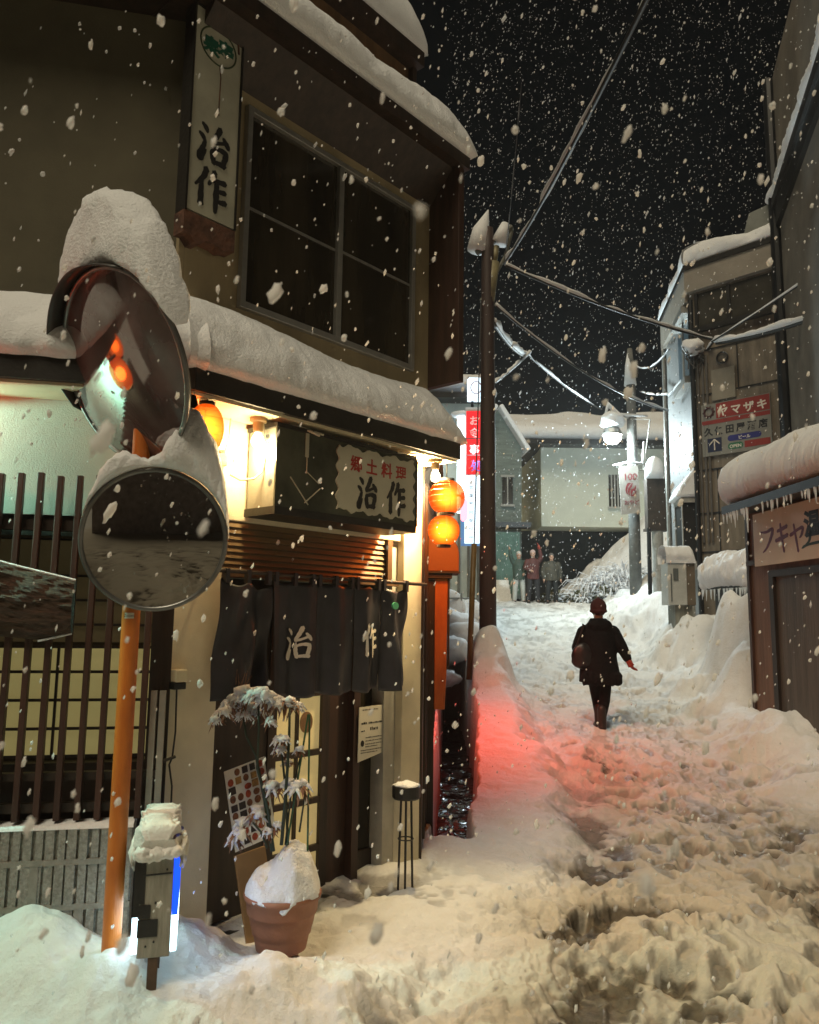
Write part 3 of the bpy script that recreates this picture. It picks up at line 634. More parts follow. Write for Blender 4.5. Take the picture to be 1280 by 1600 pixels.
# --- door curtain (noren)
t = thing("door_curtain", FR(.98, .12, 1.88), "black cloth door curtain with white brush characters hanging over the entrance", "curtain")
mb = MB(); mb.tube([FR(.16, .12, 1.885), FR(1.83, .12, 1.88)], .011, 10); mb.tube([FR(.19, .0, 1.885), FR(.19, .12, 1.885)], .006, 6); mb.tube([FR(1.74, .0, 1.88), FR(1.74, .12, 1.88)], .006, 6); mb.build("rod", WOOD_DARK, t)
edges = [.225, .545, .86, 1.165, 1.395, 1.655]
def cloth_off(s, z, seed):
    v = (1.84 - z) / .6
    return .012 + ((.020 + .040 * v) if seed in (0, 4) else (.008 + .014 * v)) * math.sin(s * 23 + seed * 1.3) + (.003 + (.024 if seed in (0, 4) else .006) * v) * math.sin(s * 49 + seed) + .02 * float(fbm(s * 3, z * 2, seed * 3.1, 2)) * v
def cloth_panel(i):
    a, b = edges[i], edges[i + 1]; nu, nv = 44, 40; P = np.zeros((nu, nv, 3))
    for iu, u in enumerate(np.linspace(0, 1, nu)):
        for iv, v in enumerate(np.linspace(0, 1, nv)):
            gap = .002 + .009 * v * (1 if i in (0, 1, 3) else .4)
            s = a + gap + (b - a - 2 * gap) * u
            # cloth sags between its loops
            sag = .026 * (abs(math.sin(u * math.pi * (2 if b - a > .28 else 1)))) ** 1.5 * (1 - v) ** 2 if i in (0, 4) else .012 * abs(math.sin(u * math.pi * 2)) * (1 - v)
            if i == 0: sag += .03 * (1 - v) * u
            z = 1.845 - sag + (1.232 + .012 * math.sin(u * 5 + i) - (1.845 - sag)) * v
            o = .12 + cloth_off(s, z, i) - .006
            if i in (0, 4): o += .028 * math.sin((u * 1.2 + v * 1.1) * 6.0) * (1 - v) * v * 3
            P[iu, iv] = FR(s, o, z)
    m_ = MB(); m_.grid(P); o = m_.build("cloth_panel", BLACKCLOTH, t, smooth=True, solid=.003); return o
pan = [cloth_panel(i) for i in range(5)]
for i in range(5):
    for u in ((.08, .5, .92) if edges[i + 1] - edges[i] > .28 else (.1, .9)):
        s = edges[i] + (edges[i + 1] - edges[i]) * u; mb = MB(); mb.box(FR, s - .011, s + .011, .104, .136, 1.825, 1.897); mb.build("hanging_loop", BLACKCLOTH, t)
def on_cloth(i, off):
    class F2(Frame):
        def __call__(s, x, y, z): return FR(x, .12 + cloth_off(x, z, i) + off + y, z)
    return F2(FR.o, FR.a, FR.b)
mb = MB(); brush(mb, JI, on_cloth(1, .009), .645, 1.43, .165, .175, 0, .001); mb.build("character", WHITEINK, pan[1])
mb = MB(); brush(mb, SAKU, on_cloth(3, .010), 1.215, 1.435, .125, .185, 0, .001); mb.build("character", WHITEINK, pan[3])
mb = MB(); c = FR.moved(1.485, .155, 1.735); mb.prism(c, [(.028 * math.cos(a), .022 * math.sin(a)) for a in np.linspace(0, 6.283, 17)[:-1]], -.004, .012); mb.build("green_dot", pm("green_sticker", (.10, .46, .25), .5, .1, 10, 0), pan[4])

# --- paper notice on the glass door
t = thing("paper_notice", FR(1.545, -.165, .96), "white paper notice with printed lines stuck on the dark glass door", "notice")
mb = MB(); mb.hexa([FR(1.425, -.075, .775), FR(1.685, -.075, .82), FR(1.685, -.08, .82), FR(1.425, -.08, .775), FR(1.43, -.075, 1.105), FR(1.68, -.075, 1.11), FR(1.68, -.08, 1.11), FR(1.43, -.08, 1.105)])
mb.build("sheet", PAPER, t)
mb = MB(); rr = random.Random(5)
for z, x0, x1, w in ((1.085, 1.46, 1.60, .006), (1.0, 1.45, 1.50, .014), (1.0, 1.515, 1.66, .012), (.955, 1.45, 1.48, .010), (.96, 1.53, 1.60, .022), (.915, 1.49, 1.68, .006), (.895, 1.49, 1.66, .006), (.875, 1.49, 1.65, .006), (.86, 1.49, 1.6, .006), (.84, 1.45, 1.66, .006), (.825, 1.45, 1.60, .006)):
    x = x0; mb = MB()
    while x < x1:
        w2 = rr.uniform(.006, .018); mb.box(FR, x, min(x + w2, x1), -.0752, -.0742, z, z + w * rr.uniform(.6, 1)); x += w2 + rr.uniform(.002, .006)
    mb.build("printed_text", INK, t)
mb = MB()
mb.prism(FR.moved(1.462, -.0745, .885), [(.016 * math.cos(a), .02 * math.sin(a)) for a in np.linspace(0, 6.283, 9)[:-1]], -.001, .001)
mb.build("printed_mark", INK, t)

# --- shop sign box
t = thing("shop_sign", FR(1.0, .12, 2.19), "wide dark sign box with wavy cream board above the entrance shutter", "sign")
x0, x1, y1, z0, z1 = .437, 1.556, .25, 2.195, 2.672
mb = MB(); mb.box(FR, x0 + .012, x1, .002, y1 - .012, z0, z1 - .01); mb.build("side_panels", pm("pale_box_side", (.26, .25, .20), .45, .1, 5, .1, 40), t)
mb = MB(); mb.box(FR, x0, x1 + .004, y1 - .012, y1, z0 + .035, z1 - .02); mb.build("face", pm("olive_black_face", (.022, .024, .017), .35, .7, 3.5, .05, 20, second=(.11, .115, .08)), t)
mb = MB(); mb.box(FR, x0 - .004, x1 + .008, .0, y1 + .006, z0 - .008, z0 + .034); mb.box(FR, x0 - .004, x1 + .008, .001, y1 + .006, z1 - .019, z1 + .004); mb.box(FR, x1 + .0045, x1 + .02, 0, y1 + .006, z0 + .035, z1 - .02); mb.build("frame", DARKTRIM, t)
bx0, bx1, bz0, bz1 = .875, 1.535, 2.262, 2.632
poly = []
N = 34
for i in range(N): u = i / N; poly.append((bx0 + (bx1 - bx0) * u, bz0 + .010 * math.sin(u * 26) + .006 * math.sin(u * 61)))
for i in range(N): u = i / N; poly.append((bx1 + .012 * math.sin(u * 30) * 1.0, bz0 + (bz1 - bz0) * u))
for i in range(N): u = i / N; poly.append((bx1 - (bx1 - bx0) * u, bz1 + .010 * math.sin(u * 23 + 1) + .006 * math.sin(u * 52)))
for i in range(N): u = i / N; poly.append((bx0 + .011 * math.sin(u * 27 + 2), bz1 - (bz1 - bz0) * u))
mb = MB(); mb.prism(FR, poly, y1 + .001, y1 + .010); nb = mb.build("wavy_board", pm("cream_board", (.50, .47, .36), .6, .10, 3, .1, 40), t)
mb = MB(); brush(mb, JI, FR, 1.035, 2.288, .165, .19, y1 + .012, .002, 1.3); mb.build("brush_character", INK, nb)
mb = MB(); brush(mb, SAKU, FR, 1.285, 2.288, .165, .19, y1 + .012, .002, 1.3); mb.build("brush_character", INK, nb)
mb = MB(); text_mesh(mb, "郷土料理", FR, .985, 2.512, .068, y1 + .012, .002, 'LEFT', .0025, 1.0)
mb2 = MB()
for k, ch in enumerate("郷土料理"): text_mesh(mb2, ch, FR, 1.02 + k * .13, 2.505, .098, y1 + .012, .002, 'CENTER', .0018)
mb2.build("red_lettering", REDINK, nb)
mb = MB(); SILV = pm("silver_line", (.42, .40, .30), .5, .1, 8, 0)
mb.box(FR, .635, .66, y1 + .001, y1 + .004, 2.52, 2.66)
mb.tube([FR(.648, y1 + .003, 2.52), FR(.648, y1 + .003, 2.43)], .003, 5)
mb.tube([FR(.535, y1 + .003, 2.395), FR(.665, y1 + .003, 2.26)], .004, 5); mb.tube([FR(.64, y1 + .003, 2.268), FR(.75, y1 + .003, 2.36)], .004, 5); mb.tube([FR(.648, y1 + .003, 2.44), FR(.74, y1 + .003, 2.385)], .003, 5)
mb.build("line_drawing", SILV, t)

# --- tall vertical sign on the upper corner
t = thing("vertical_sign", FR(.06, .1, 3.7), "tall narrow white sign with black brush characters and a green round mark", "sign")
o_ = .13; vx0, vx1, vz0, vz1 = -.100, .190, 3.695, 4.83
mb = MB(); mb.box(FR, vx0, vx1, .06, o_, vz0, vz1); mb.build("board", pm("weathered_white_board", (.40, .39, .31), .55, .22, 2.5, .1, 40), t)
mb = MB(); mb.box(FR, vx0 - .012, vx0 - .0005, .05, o_ + .008, vz0 - .01, vz1); mb.box(FR, vx1 + .0005, vx1 + .010, .05, o_ + .008, vz0 - .01, vz1); mb.box(FR, vx0 - .012, vx1 + .012, .05, o_ + .009, vz1 + .0005, vz1 + .03); mb.build("frame", DARKTRIM, t)
mb = MB(); mb.box(FR, vx0, vx1 + .01, .02, o_ + .03, vz1 + .031, vz1 + .45); mb.build("upper_board", pm("upper_white_board", (.30, .28, .23), .55, .1, 3, .1, 40), t)
RUST = pm("rusty_broken_foot", (.05, .022, .014), .85, .5, 12, .8, 30, second=(.19, .08, .045), bd=.02)
mb = MB(); rr = random.Random(2); nn = 9
pts = [(vx0 - .012 + (vx1 - vx0 + .02) * i / nn, 3.545 + rr.uniform(-.02, .02) + .015 * i / nn) for i in range(nn + 1)]
mb.prism(FR, pts + [(vx1 + .008, vz0 - .012), (vx0 - .012, vz0 - .012)], .045, o_ + .004); mb.build("rusted_foot", RUST, t)
mb = MB(); brush(mb, JI, FR, -.05, 3.99, .195, .22, o_ + .002, .001, 1.25); mb.build("brush_character", INK, t)
mb = MB(); brush(mb, SAKU, FR, -.06, 3.745, .195, .215, o_ + .002, .001, 1.25); mb.build("brush_character", INK, t)
mb = MB(); ang = np.linspace(0, 2 * math.pi, 41)
mb.tube([FR(.043 + .112 * math.cos(a), o_ + .001, 4.665 + .103 * math.sin(a)) for a in ang], .0045, 6, False); mb.build("ring", pm("olive_green_ring", (.03, .05, .02), .6, .2, 9, 0), t)
mb = MB(); text_mesh(mb, "泉", FR, -.002, 4.61, .105, o_ + .003, .002, 'CENTER', .004); text_mesh(mb, "寿", FR, .088, 4.63, .105, o_ + .003, .002, 'CENTER', .004); mb.build("green_lettering", GREENINK, t)
mb = MB(); mb.tube([FR(.055, o_ + .001, 4.56), FR(.065, o_ + .001, 4.50), FR(.062, o_ + .001, 4.28)], .003, 5); mb.tube([FR(.175, o_ + .001, 4.82), FR(.165, o_ + .001, 4.76), FR(.172, o_ + .001, 4.70)], .006, 5); mb.build("rust_streak", RUST, t)

# --- two bare bulbs under the awning
def bulb(s, o, h, label, power):
    t = thing("light_bulb", FR(s, o, SO - .02), label, "light bulb", "bare bulbs under the awning")
    fr = FR.moved(s, o, 0)
    m_ = MB(); m_.lathe(fr, [(.045, SO - .022), (.045, SO - .04), (.028, SO - .045), (.026, h + .055), (.020, h + .045)], 16); m_.build("socket", pm("bakelite_cream", (.5, .36, .18), .4, .1, 8, 0), t)
    m_ = MB(); m_.lathe(fr, [(.004, h - .035), (.018, h - .031), (.030, h - .018), (.034, h), (.030, h + .016), (.020, h + .034), (.016, h + .046)], 20); m_.build("glass_globe", glow("bulb_glow", (1, .86, .55), 16), t, smooth=True)
    tmpl_light("bulb_light", FR(s, o, h - .045), (1, .77, .38), power, .035, t); return t
bulb(.385, .155, 2.575, "glowing bare bulb in socket beside the pale end of the shop sign box", 17)
bulb(1.80, .215, 2.585, "glowing bare bulb in socket above the orange lantern", 120)

FLEX = pm("white_flex", (.6, .55, .42), .5, .1, 8, 0)
# loose white flex and bits under the awning
t = thing("electric_flex", FR(.4, .1, 2.65), "tangled white electric flex looped between a bulb and the sign box", "flex")
mb = MB()
mb.tube([FR(.40, .15, 2.69), FR(.47, .16, 2.685), FR(.55, .2, 2.68), FR(.66, .26, 2.665), FR(.72, .27, 2.65)], .007, 6)
mb.build("cable", FLEX, t); mb = MB(); mb.tube([FR(.41, .14, 2.70), FR(.50, .15, 2.695), FR(.60, .22, 2.69), FR(.75, .27, 2.66)], .006, 6)
mb.build("cable", FLEX, t); mb = MB(); mb.tube([FR(.44, .14, 2.69), FR(.425, .15, 2.60), FR(.44, .15, 2.50), FR(.435, .14, 2.42), FR(.40, .12, 2.38), FR(.35, .07, 2.37), FR(.31, .03, 2.40)], .0065, 6)
mb.build("cable", FLEX, t); mb = MB(); mb.tube([FR(.30, .03, 2.71), FR(.28, .05, 2.6), FR(.27, .03, 2.5), FR(.30, .02, 2.46)], .004, 5)
mb.build("cable", FLEX, t); mb = MB(); mb.tube([FR(1.38, .26, 2.67), FR(1.55, .27, 2.69), FR(1.68, .25, 2.66), FR(1.78, .22, 2.68)], .006, 5)
mb.build("cable", FLEX, t)
mb = MB(); mb.box(FR, .23, .285, .0, .035, 2.44, 2.52); mb.tube([FR(.26, .03, 2.44), FR(.262, .03, 2.32)], .007, 6); mb.tube([FR(.16, .04, 2.50), FR(.26, .04, 2.515)], .007, 6); mb.build("junction_box", pm("brown_clip", (.25, .10, .04), .5, .3, 30, .3, 40), t)

# --- lanterns
def lantern_mat(name, shell, inner, s1, s2):
    m, n, l, out = nt(name)
    tr = n.new("ShaderNodeBsdfTransparent"); tr.inputs[0].default_value = (1, .72, .45, 1)
    df = n.new("ShaderNodeEmission"); df.inputs[0].default_value = tuple(shell) + (1,); df.inputs[1].default_value = s1
    mx = n.new("ShaderNodeMixShader"); mx.inputs[0].default_value = .55; l.new(tr.outputs[0], mx.inputs[1]); l.new(df.outputs[0], mx.inputs[2]); l.new(mx.outputs[0], out.inputs[0])
    # glowing air inside: brightest round the bulb at the middle
    tc = n.new("ShaderNodeTexCoord"); ln = n.new("ShaderNodeVectorMath"); ln.operation = 'LENGTH'; l.new(tc.outputs["Object"], ln.inputs[0])
    mr = n.new("ShaderNodeMapRange"); mr.inputs[1].default_value = 0.0; mr.inputs[2].default_value = .125; mr.inputs[3].default_value = 1.0; mr.inputs[4].default_value = 0.0
    l.new(ln.outputs["Value"], mr.inputs[0])
    pw = n.new("ShaderNodeMath"); pw.operation = 'POWER'; pw.inputs[1].default_value = 2.2; l.new(mr.outputs[0], pw.inputs[0])
    mu = n.new("ShaderNodeMath"); mu.operation = 'MULTIPLY'; mu.inputs[1].default_value = s2; l.new(pw.outputs[0], mu.inputs[0])
    ve = n.new("ShaderNodeEmission"); ve.inputs[0].default_value = tuple(inner) + (1,); l.new(mu.outputs[0], ve.inputs[1]); l.new(ve.outputs[0], out.inputs["Volume"])
    return m
LANT = lantern_mat("orange_lantern_paper", (1, .10, .003), (1, .31, .02), .9, 190)
LANT_RED = lantern_mat("red_lantern_paper", (1, .085, .006), (1, .34, .04), 1.4, 60)
RIB = pm("lantern_rib", (.20, .05, .01), .6, .1, 8, 0, emit=.35, ecol=(1, .2, .01))
LGROUP = "round paper lanterns"
def lantern(p, rx, rz, label, mat, color, power, top=.12):
    p = Vector(p); t = thing("paper_lantern", p, label, "lantern", LGROUP)
    fr = Frame(p, (1, 0, 0), (0, 1, 0))
    prof = [(rx * math.sin(a) ** .8, -rz * math.cos(a)) for a in np.linspace(.34, math.pi - .34, 15)]
    m_ = MB(); m_.lathe(fr, prof, 32); m_.build("paper_shade", mat, t, smooth=True)
    m_ = MB()
    for i in range(1, 14, 2):
        r, h = prof[i]; m_.tube([fr((r + .0008) * math.cos(a), (r + .0004) * math.sin(a), h) for a in np.linspace(0, 2 * math.pi, 33)], .0007, 4, False)
    for a in (1.0, 3.1, 5.2): m_.tube([fr((r + .001) * math.cos(a - 2.4), (r + .001) * math.sin(a - 2.4), h) for r, h in prof], .0014, 4, False)
    m_.build("ribs", RIB, t)
    r = prof[0][0]; m_ = MB(); m_.lathe(fr, [(r * 1.08, prof[0][1] - .018), (r * 1.08, prof[0][1] - .001)], 20); m_.build("end_cap", BLACKMET, t); m_ = MB(); m_.lathe(fr, [(r * 1.08, prof[-1][1] + .001), (r * 1.08, prof[-1][1] + .018)], 20); m_.tube([fr(0, 0, prof[-1][1] + .018), fr(0, 0, prof[-1][1] + top)], .004, 6); m_.build("end_cap", BLACKMET, t)
    if power: tmpl_light("lantern_light", p, color, power, .05, t)
    return t
L1 = FR(1.935, .205, 2.468); L2 = FR(1.925, .19, 2.243)
lantern(L1, .122, .112, "upper round orange lantern glowing just under a bulb at the canal corner", LANT, (1, .30, .05), 15)
lantern(L2, .106, .10, "lower round orange lantern half hidden by the orange hood", LANT, (1, .16, .02), 16, .03)
pl = FR(.0, .25, 2.555)
lantern(pl, .085, .12, "orange lantern at the awning bend, half hidden behind the two mirrors", LANT, (1, .2, .03), 5, .06)
# --- orange hooded side sign by the canal
q0 = Vector((.145, 6.05, 0))
OF = Frame(q0, (1, 0, 0), (0, -1, 0))
t = thing("hooded_signboard", q0 + Vector((.1, 0, 1.4)), "orange hood with rounded top over a narrow orange board at the canal corner", "signboard")
xl = lambda px: (px - CX) / FPX * 6.05
hx0, hx1 = atY(662, 860, 6.05).x - q0.x, atY(716, 860, 6.05).x - q0.x
hz0, hz1 = atY(690, 894, 6.05).z, atY(690, 832, 6.05).z
poly = [(hx0, hz0), (hx1, hz0), (hx1, hz0 + (hz1 - hz0) * .42)] + [(hx0 + (hx1 - hx0) * (.30 + .70 * math.cos(a)), hz0 + (hz1 - hz0) * (.42 + .58 * math.sin(a))) for a in np.linspace(.12, math.pi / 2, 10)] + [(hx0, hz1)]
mb = MB(); mb.prism(OF, poly, -.25, .12); mb.build("hood", ORANGE_HOOD, t, bev=.006)
mb = MB(); mb.box(OF, hx0 + .015, hx1 - .05, -.1, .09, hz0 - .05, hz0 - .001); mb.box(OF, hx0 + .01, hx1 + .006, -.2, .13, hz0 - .014, hz0 - .0015); mb.build("hood_bracket", DARKTRIM, t)
px0, px1 = atY(679, 1000, 6.05).x - q0.x, atY(699, 1000, 6.05).x - q0.x; pz0 = atY(690, 1108, 6.05).z
mb = MB(); mb.prism(OF, [(px0, pz0), (px1 - .018, pz0), (px1 - .006, pz0 + .25), (px1, hz0 - .05), (px0, hz0 - .05)], -.02, .03); mb.build("narrow_board", ORANGE, t, bev=.004)
mb = MB(); mb.box(OF, px1 + .001, px1 + .014, -.03, .035, pz0 + .3, hz0 - .05); mb.box(OF, px0 - .05, px0 - .001, -.06, .02, -.3, hz0 - .06); mb.tube([OF(px0 - .07, .03, hz0 - .1), OF(px0 - .06, .04, pz0 + .5), OF(px0 - .055, .03, pz0 - .3)], .012, 8); mb.build("post", WOOD_DARK, t)

# --- ashtray stand
bx = FR(1.545, .22, 0); gz = hz(bx.x, bx.y); AF = Frame((bx.x, bx.y, 0), (1, 0, 0), (0, 1, 0))
t = thing("ashtray_stand", (bx.x, bx.y, gz), "black three-legged ashtray stand with snow on its bowl by the glass door", "ashtray")
mb = MB(); mb.lathe(AF, [(.055, .585), (.078, .59), (.085, .60), (.085, .665), (.078, .668), (.074, .64), (.02, .635)], 24); mb.build("bowl", BLACKMET, t, smooth=False)
for a in (.5, 2.6, 4.7):
    mb = MB(); mb.tube([AF(.035 * math.cos(a), .035 * math.sin(a), .59), AF(.05 * math.cos(a), .05 * math.sin(a), gz - .05)], .007, 8); mb.build("leg", BLACKMET, t)
mb = MB(); mb.tube([AF(.045 * math.cos(a), .045 * math.sin(a), .36) for a in np.linspace(0, 6.283, 13)], .004, 5, False); mb.build("ring", BLACKMET, t)
mb = MB(); mb.blob((bx.x, bx.y, .662), .078, 3, .18, 3, 4, (1, 1, .36)); mb.build("snow", SNOW, t, smooth=True)

# --- flower pot with snow, plant and stakes
PX, PY = -.578, 3.95; gz = hz(PX, PY); pz = atY(437, 1483, PY).z; PF = Frame((PX, PY, pz), (1, 0, 0), (0, 1, 0))
t = thing("flower_pot", (PX, PY, pz), "terracotta flower pot heaped with snow before the entrance", "flower pot")
mb = MB(); mb.lathe(PF, [(.10, .0), (.118, .01), (.128, .06), (.131, .075), (.138, .08), (.141, .10), (.150, .13), (.156, .165), (.162, .168), (.166, .178), (.172, .23), (.181, .236), (.184, .25), (.183, .262), (.172, .262), (.165, .23), (.05, .22)], 40); mb.build("pot", TERRACOTTA, t, smooth=True)
mb = MB()
bm = bmesh.new(); bmesh.ops.create_icosphere(bm, subdivisions=5, radius=1.0); Pn = np.array([v.co[:] for v in bm.verts]); Fn = [[v.index for v in f.verts] for f in bm.faces]; bm.free()
X_, Y_, Z_ = Pn.T
rad = .178 * (1 + .07 * fbm(Pn[:, 0] * 2, Pn[:, 1] * 2, Pn[:, 2] * 2, 4))
hx = np.where(Z_ > 0, (.155 + .085 * sstep(-.5, .6, X_)) * (1 + .16 * fbm(Pn[:, 0] * 2.4 + 5, Pn[:, 1] * 2.4, Pn[:, 2] * 2.4, 4)), .004)
zz = Z_ * hx; xs = X_ * rad * (1 - .10 * np.maximum(Z_, 0)); ys = Y_ * rad
dent = np.exp(-((xs + .045) ** 2 + (ys + .13) ** 2) / .003) * .05; zz = zz - dent * (Z_ > 0)
drip = np.exp(-((xs - .03) ** 2 / .0009)) * np.exp(-((ys + .18) ** 2) / .004) * .05; zz = zz - drip
mb.add([PF(a, b, c + .255) for a, b, c in zip(xs, ys, zz)], Fn); mb.build("snow_heap", SNOW, t, smooth=True)

def leaf(mb, p, d, ln, w, fold=.25):
    d = Vector(d).normalized(); sd = d.cross(Vector((0, 0, 1))); sd = sd.normalized() if sd.length > .01 else Vector((1, 0, 0)); up = sd.cross(d)
    a = p; b = p + d * ln * .45 + sd * w + up * ln * .06; c = p + d * ln - Vector((0, 0, ln * fold)); e = p + d * ln * .45 - sd * w + up * ln * .06
    mb.add([a, b, c, e], [(0, 1, 2, 3)])
NAND = pm("reddish_green_leaf", (.16, .05, .03), .5, .4, 20, .1, 60, second=(.28, .16, .08))
GREENSTEM = pm("dark_green_stem", (.022, .034, .018), .6, .4, 10, .2, 60)
t = thing("nandina_shrub", PF(0, 0, .3), "leggy shrub with snow clotted leaf sprays growing out of the flower pot", "shrub")
sprays = [((372, 1088), (345, 1135)), ((402, 1085), (380, 1115)), ((430, 1095), (455, 1110)), ((448, 1105), (468, 1112)), ((440, 1165), (430, 1190)), ((395, 1280), (362, 1318)), ((430, 1225), (420, 1240)), ((472, 1225), (478, 1238))]
stems = [([(425, 1330), (412, 1240), (400, 1180), (385, 1150), (378, 1105)], .008), ([(428, 1330), (418, 1260), (402, 1200), (405, 1140), (404, 1100)], .0075), ([(440, 1320), (446, 1250), (450, 1190), (452, 1150), (453, 1105)], .009),
         ([(450, 1325), (447, 1240), (441, 1180), (440, 1160)], .007), ([(418, 1325), (408, 1300), (395, 1285)], .006), ([(468, 1300), (474, 1260), (478, 1225)], .005), ([(446, 1320), (455, 1240), (470, 1180)], .005)]
mb = MB(); rr = random.Random(11)
for pts, r in stems:
    dy = rr.uniform(-.08, .05)
    mb.tube([atY(x, y, PY + dy + rr.uniform(-.01, .01)) for x, y in pts], [r * (1 - .45 * i / len(pts)) for i in range(len(pts))], 7)
mb.build("stems", GREENSTEM, t, smooth=True)
lf = MB(); sn = MB()
clusters = [(350, 1112, .045), (338, 1125, .035), (360, 1100, .05), (375, 1092, .055), (392, 1085, .065), (407, 1088, .06), (418, 1092, .05), (432, 1098, .05), (445, 1098, .055), (460, 1104, .04), (398, 1105, .05), (383, 1118, .04), (410, 1115, .04), (421, 1128, .03), (441, 1155, .04), (438, 1172, .035), (466, 1172, .03), (452, 1190, .025),
            (428, 1232, .055), (445, 1228, .06), (470, 1228, .06), (400, 1272, .05), (386, 1285, .05), (376, 1300, .045), (366, 1312, .04), (420, 1300, .03), (430, 1290, .03)]
for cx_, cy_, r in clusters:
    c = atY(cx_, cy_, PY + rr.uniform(-.10, .04))
    for k in range(10):
        a = rr.uniform(0, 6.283); e = rr.uniform(-.9, .6)
        d = Vector((math.cos(a) * math.cos(e), math.sin(a) * math.cos(e), math.sin(e)))
        leaf(lf, c + d * r * rr.uniform(0, .5), d + Vector((0, 0, -.5)), r * rr.uniform(.7, 1.7), .0085)
    for k in range(5):
        a = rr.uniform(0, 6.283); q = c + Vector((math.cos(a), math.sin(a), 0)) * r * rr.uniform(.1, .7) + Vector((0, 0, r * rr.uniform(-.1, .35)))
        sn.blob(q, r * rr.uniform(.24, .58), 2, .45, 2.4, rr.uniform(0, 50), (rr.uniform(.8, 1.5), 1.1, rr.uniform(.6, 1.0)))
        for j in range(2):  # snow clinging along a drooping leaf
            e2 = q + Vector((math.cos(a + j), math.sin(a + j), -.8)) * r * .9; sn.tube([q, (q + e2) / 2 + Vector((0, 0, .006)), e2], [r * .16, r * .14, .002], 6)
lf.build("leaves", NAND, t); sn.build("snow_sprays", SNOW, t, smooth=True)
# red tipped twigs above
mb = MB()
for k in range(16):
    b_ = atY(375 + rr.uniform(-8, 8), 1080, PY + .05); mb.tube([b_, b_ + Vector((rr.uniform(-.05, .05), rr.uniform(-.03, .03), rr.uniform(.03, .11)))], .0012, 4)
mb.build("twigs", NAND, t)
for (a, b) in (((484, 1118), (462, 1252)), ((482, 1116), (480, 1312))):
    pass
STK = pm("green_stake", (.03, .10, .04), .4, .2, 20, .1, 60)
for k, (a, b, lab) in enumerate((((482, 1116), (452, 1300), "green plant stake leaning at a slant in the flower pot"), ((484, 1116), (481, 1312), "upright green plant stake in the flower pot"))):
    mb = MB(); pa, pb = atY(a[0], a[1], PY + .02 * k), atY(b[0], b[1], PY + .02 * k); mb.tube([pb - (pa - pb) * .2, pa], .0048, 8); o = mb.build("plant_stake", STK, origin=pb); tag(o, lab, "stake", "plant stakes in the pot")

# --- menu board leaning behind the pot, brown board below
t = thing("menu_board", atY(385, 1330, 4.2), "white menu board covered with small food pictures leaning behind the pot", "menu board")
c4 = [atY(350, 1206, 4.25), atY(408, 1196, 4.33), atY(432, 1304, 4.25), atY(368, 1332, 4.15)]
mf_o = c4[3]; ax = (c4[2] - c4[3]); az = (c4[0] - c4[3]); MFm = Frame(mf_o, ax.normalized(), ax.cross(az).normalized(), az.normalized())
w_, h_ = ax.length, az.length
mb = MB(); mb.box(MFm, 0, w_, -.006, .006, 0, h_); mb.build("sheet", PAPER, t)
sgn = 1 if MFm.b.y < 0 else -1
foods = [pm("food_brown", (.16, .06, .025), .5, .6, 40, 0), pm("food_dark", (.035, .025, .022), .5, .5, 40, 0), pm("food_red", (.28, .05, .02), .5, .6, 50, 0), pm("food_ochre", (.32, .17, .05), .5, .5, 45, 0)]
mb = MB(); rr = random.Random(4)
for i in range(5):
    for j in range(9):
        if rr.random() < .12: continue
        x = w_ * (.04 + i * .19); z = h_ * (.04 + j * .106); ww = w_ * rr.uniform(.13, .178); hh = h_ * rr.uniform(.078, .098); mb = MB(); fi = rr.randrange(4)
        if fi in (0, 2) : mb.prism(MFm.moved(x + ww / 2, sgn * .0075, z + hh / 2), [(ww / 2 * math.cos(a), hh / 2 * math.sin(a)) for a in np.linspace(0, 6.283, 13)[:-1]], -.001, .001)
        else: mb.box(MFm, x, x + ww, sgn * .0065, sgn * .0085, z, z + hh)
        mb.build("food_picture", foods[fi], t)
mb = MB(); c5 = [atY(366, 1338, 4.12), atY(425, 1318, 4.2), atY(432, 1450, 4.16), atY(384, 1470, 4.08)]
bo = c5[3]; ax2 = (c5[2] - c5[3]); az2 = (c5[0] - c5[3]); BF = Frame(bo, ax2.normalized(), ax2.cross(az2).normalized(), az2.normalized())
mb.box(BF, 0, ax2.length, -.012, .012, -.1, az2.length); o = mb.build("plywood_board", pm("worn_plywood", (.27, .155, .06), .6, .2, 5, .2, 30), origin=bo, bev=.003); tag(o, "plain brown plywood board propped below the menu behind the pot", "board")

# --- traffic mirrors on the orange post
TX, TY = -1.203, 3.45
t = thing("traffic_mirror", (TX, TY, hz(TX, TY)), "orange post carrying two round traffic mirrors under tall caps of snow", "traffic mirror")
mb = MB(); mb.lathe(Frame((TX, TY, 0), (1, 0, 0), (0, 1, 0)), [(.038, -.3), (.038, 2.95), (.030, 2.965)], 28); mb.build("post", ORANGE, t, smooth=False)
pz_ = atY(210, 962, TY - .038).z
mb = MB()
for k in range(9):
    a0 = -math.pi / 2 - .55 + k * 1.1 / 8
cyl = lambda a, r, z: Vector((TX + r * math.cos(a), TY + r * math.sin(a), z))
aa = np.linspace(-math.pi / 2 - .4, -math.pi / 2 + .65, 9)
mb.grid(np.array([[cyl(a, .0388, pz_ - .012), cyl(a, .0388, pz_ + .012)] for a in aa])); st = mb.build("maker_sticker", PAPER, t)
class CylF(Frame):
    def __call__(s, x, y, z): return cyl(-math.pi / 2 + .12 + x / .0392, .0392 + y, pz_ + z)
mb = MB(); text_mesh(mb, "Zoom", CylF((0, 0, 0), (1, 0, 0), (0, -1, 0)), 0, -.006, .018, .0003, 0); mb.build("sticker_writing", INK, st)
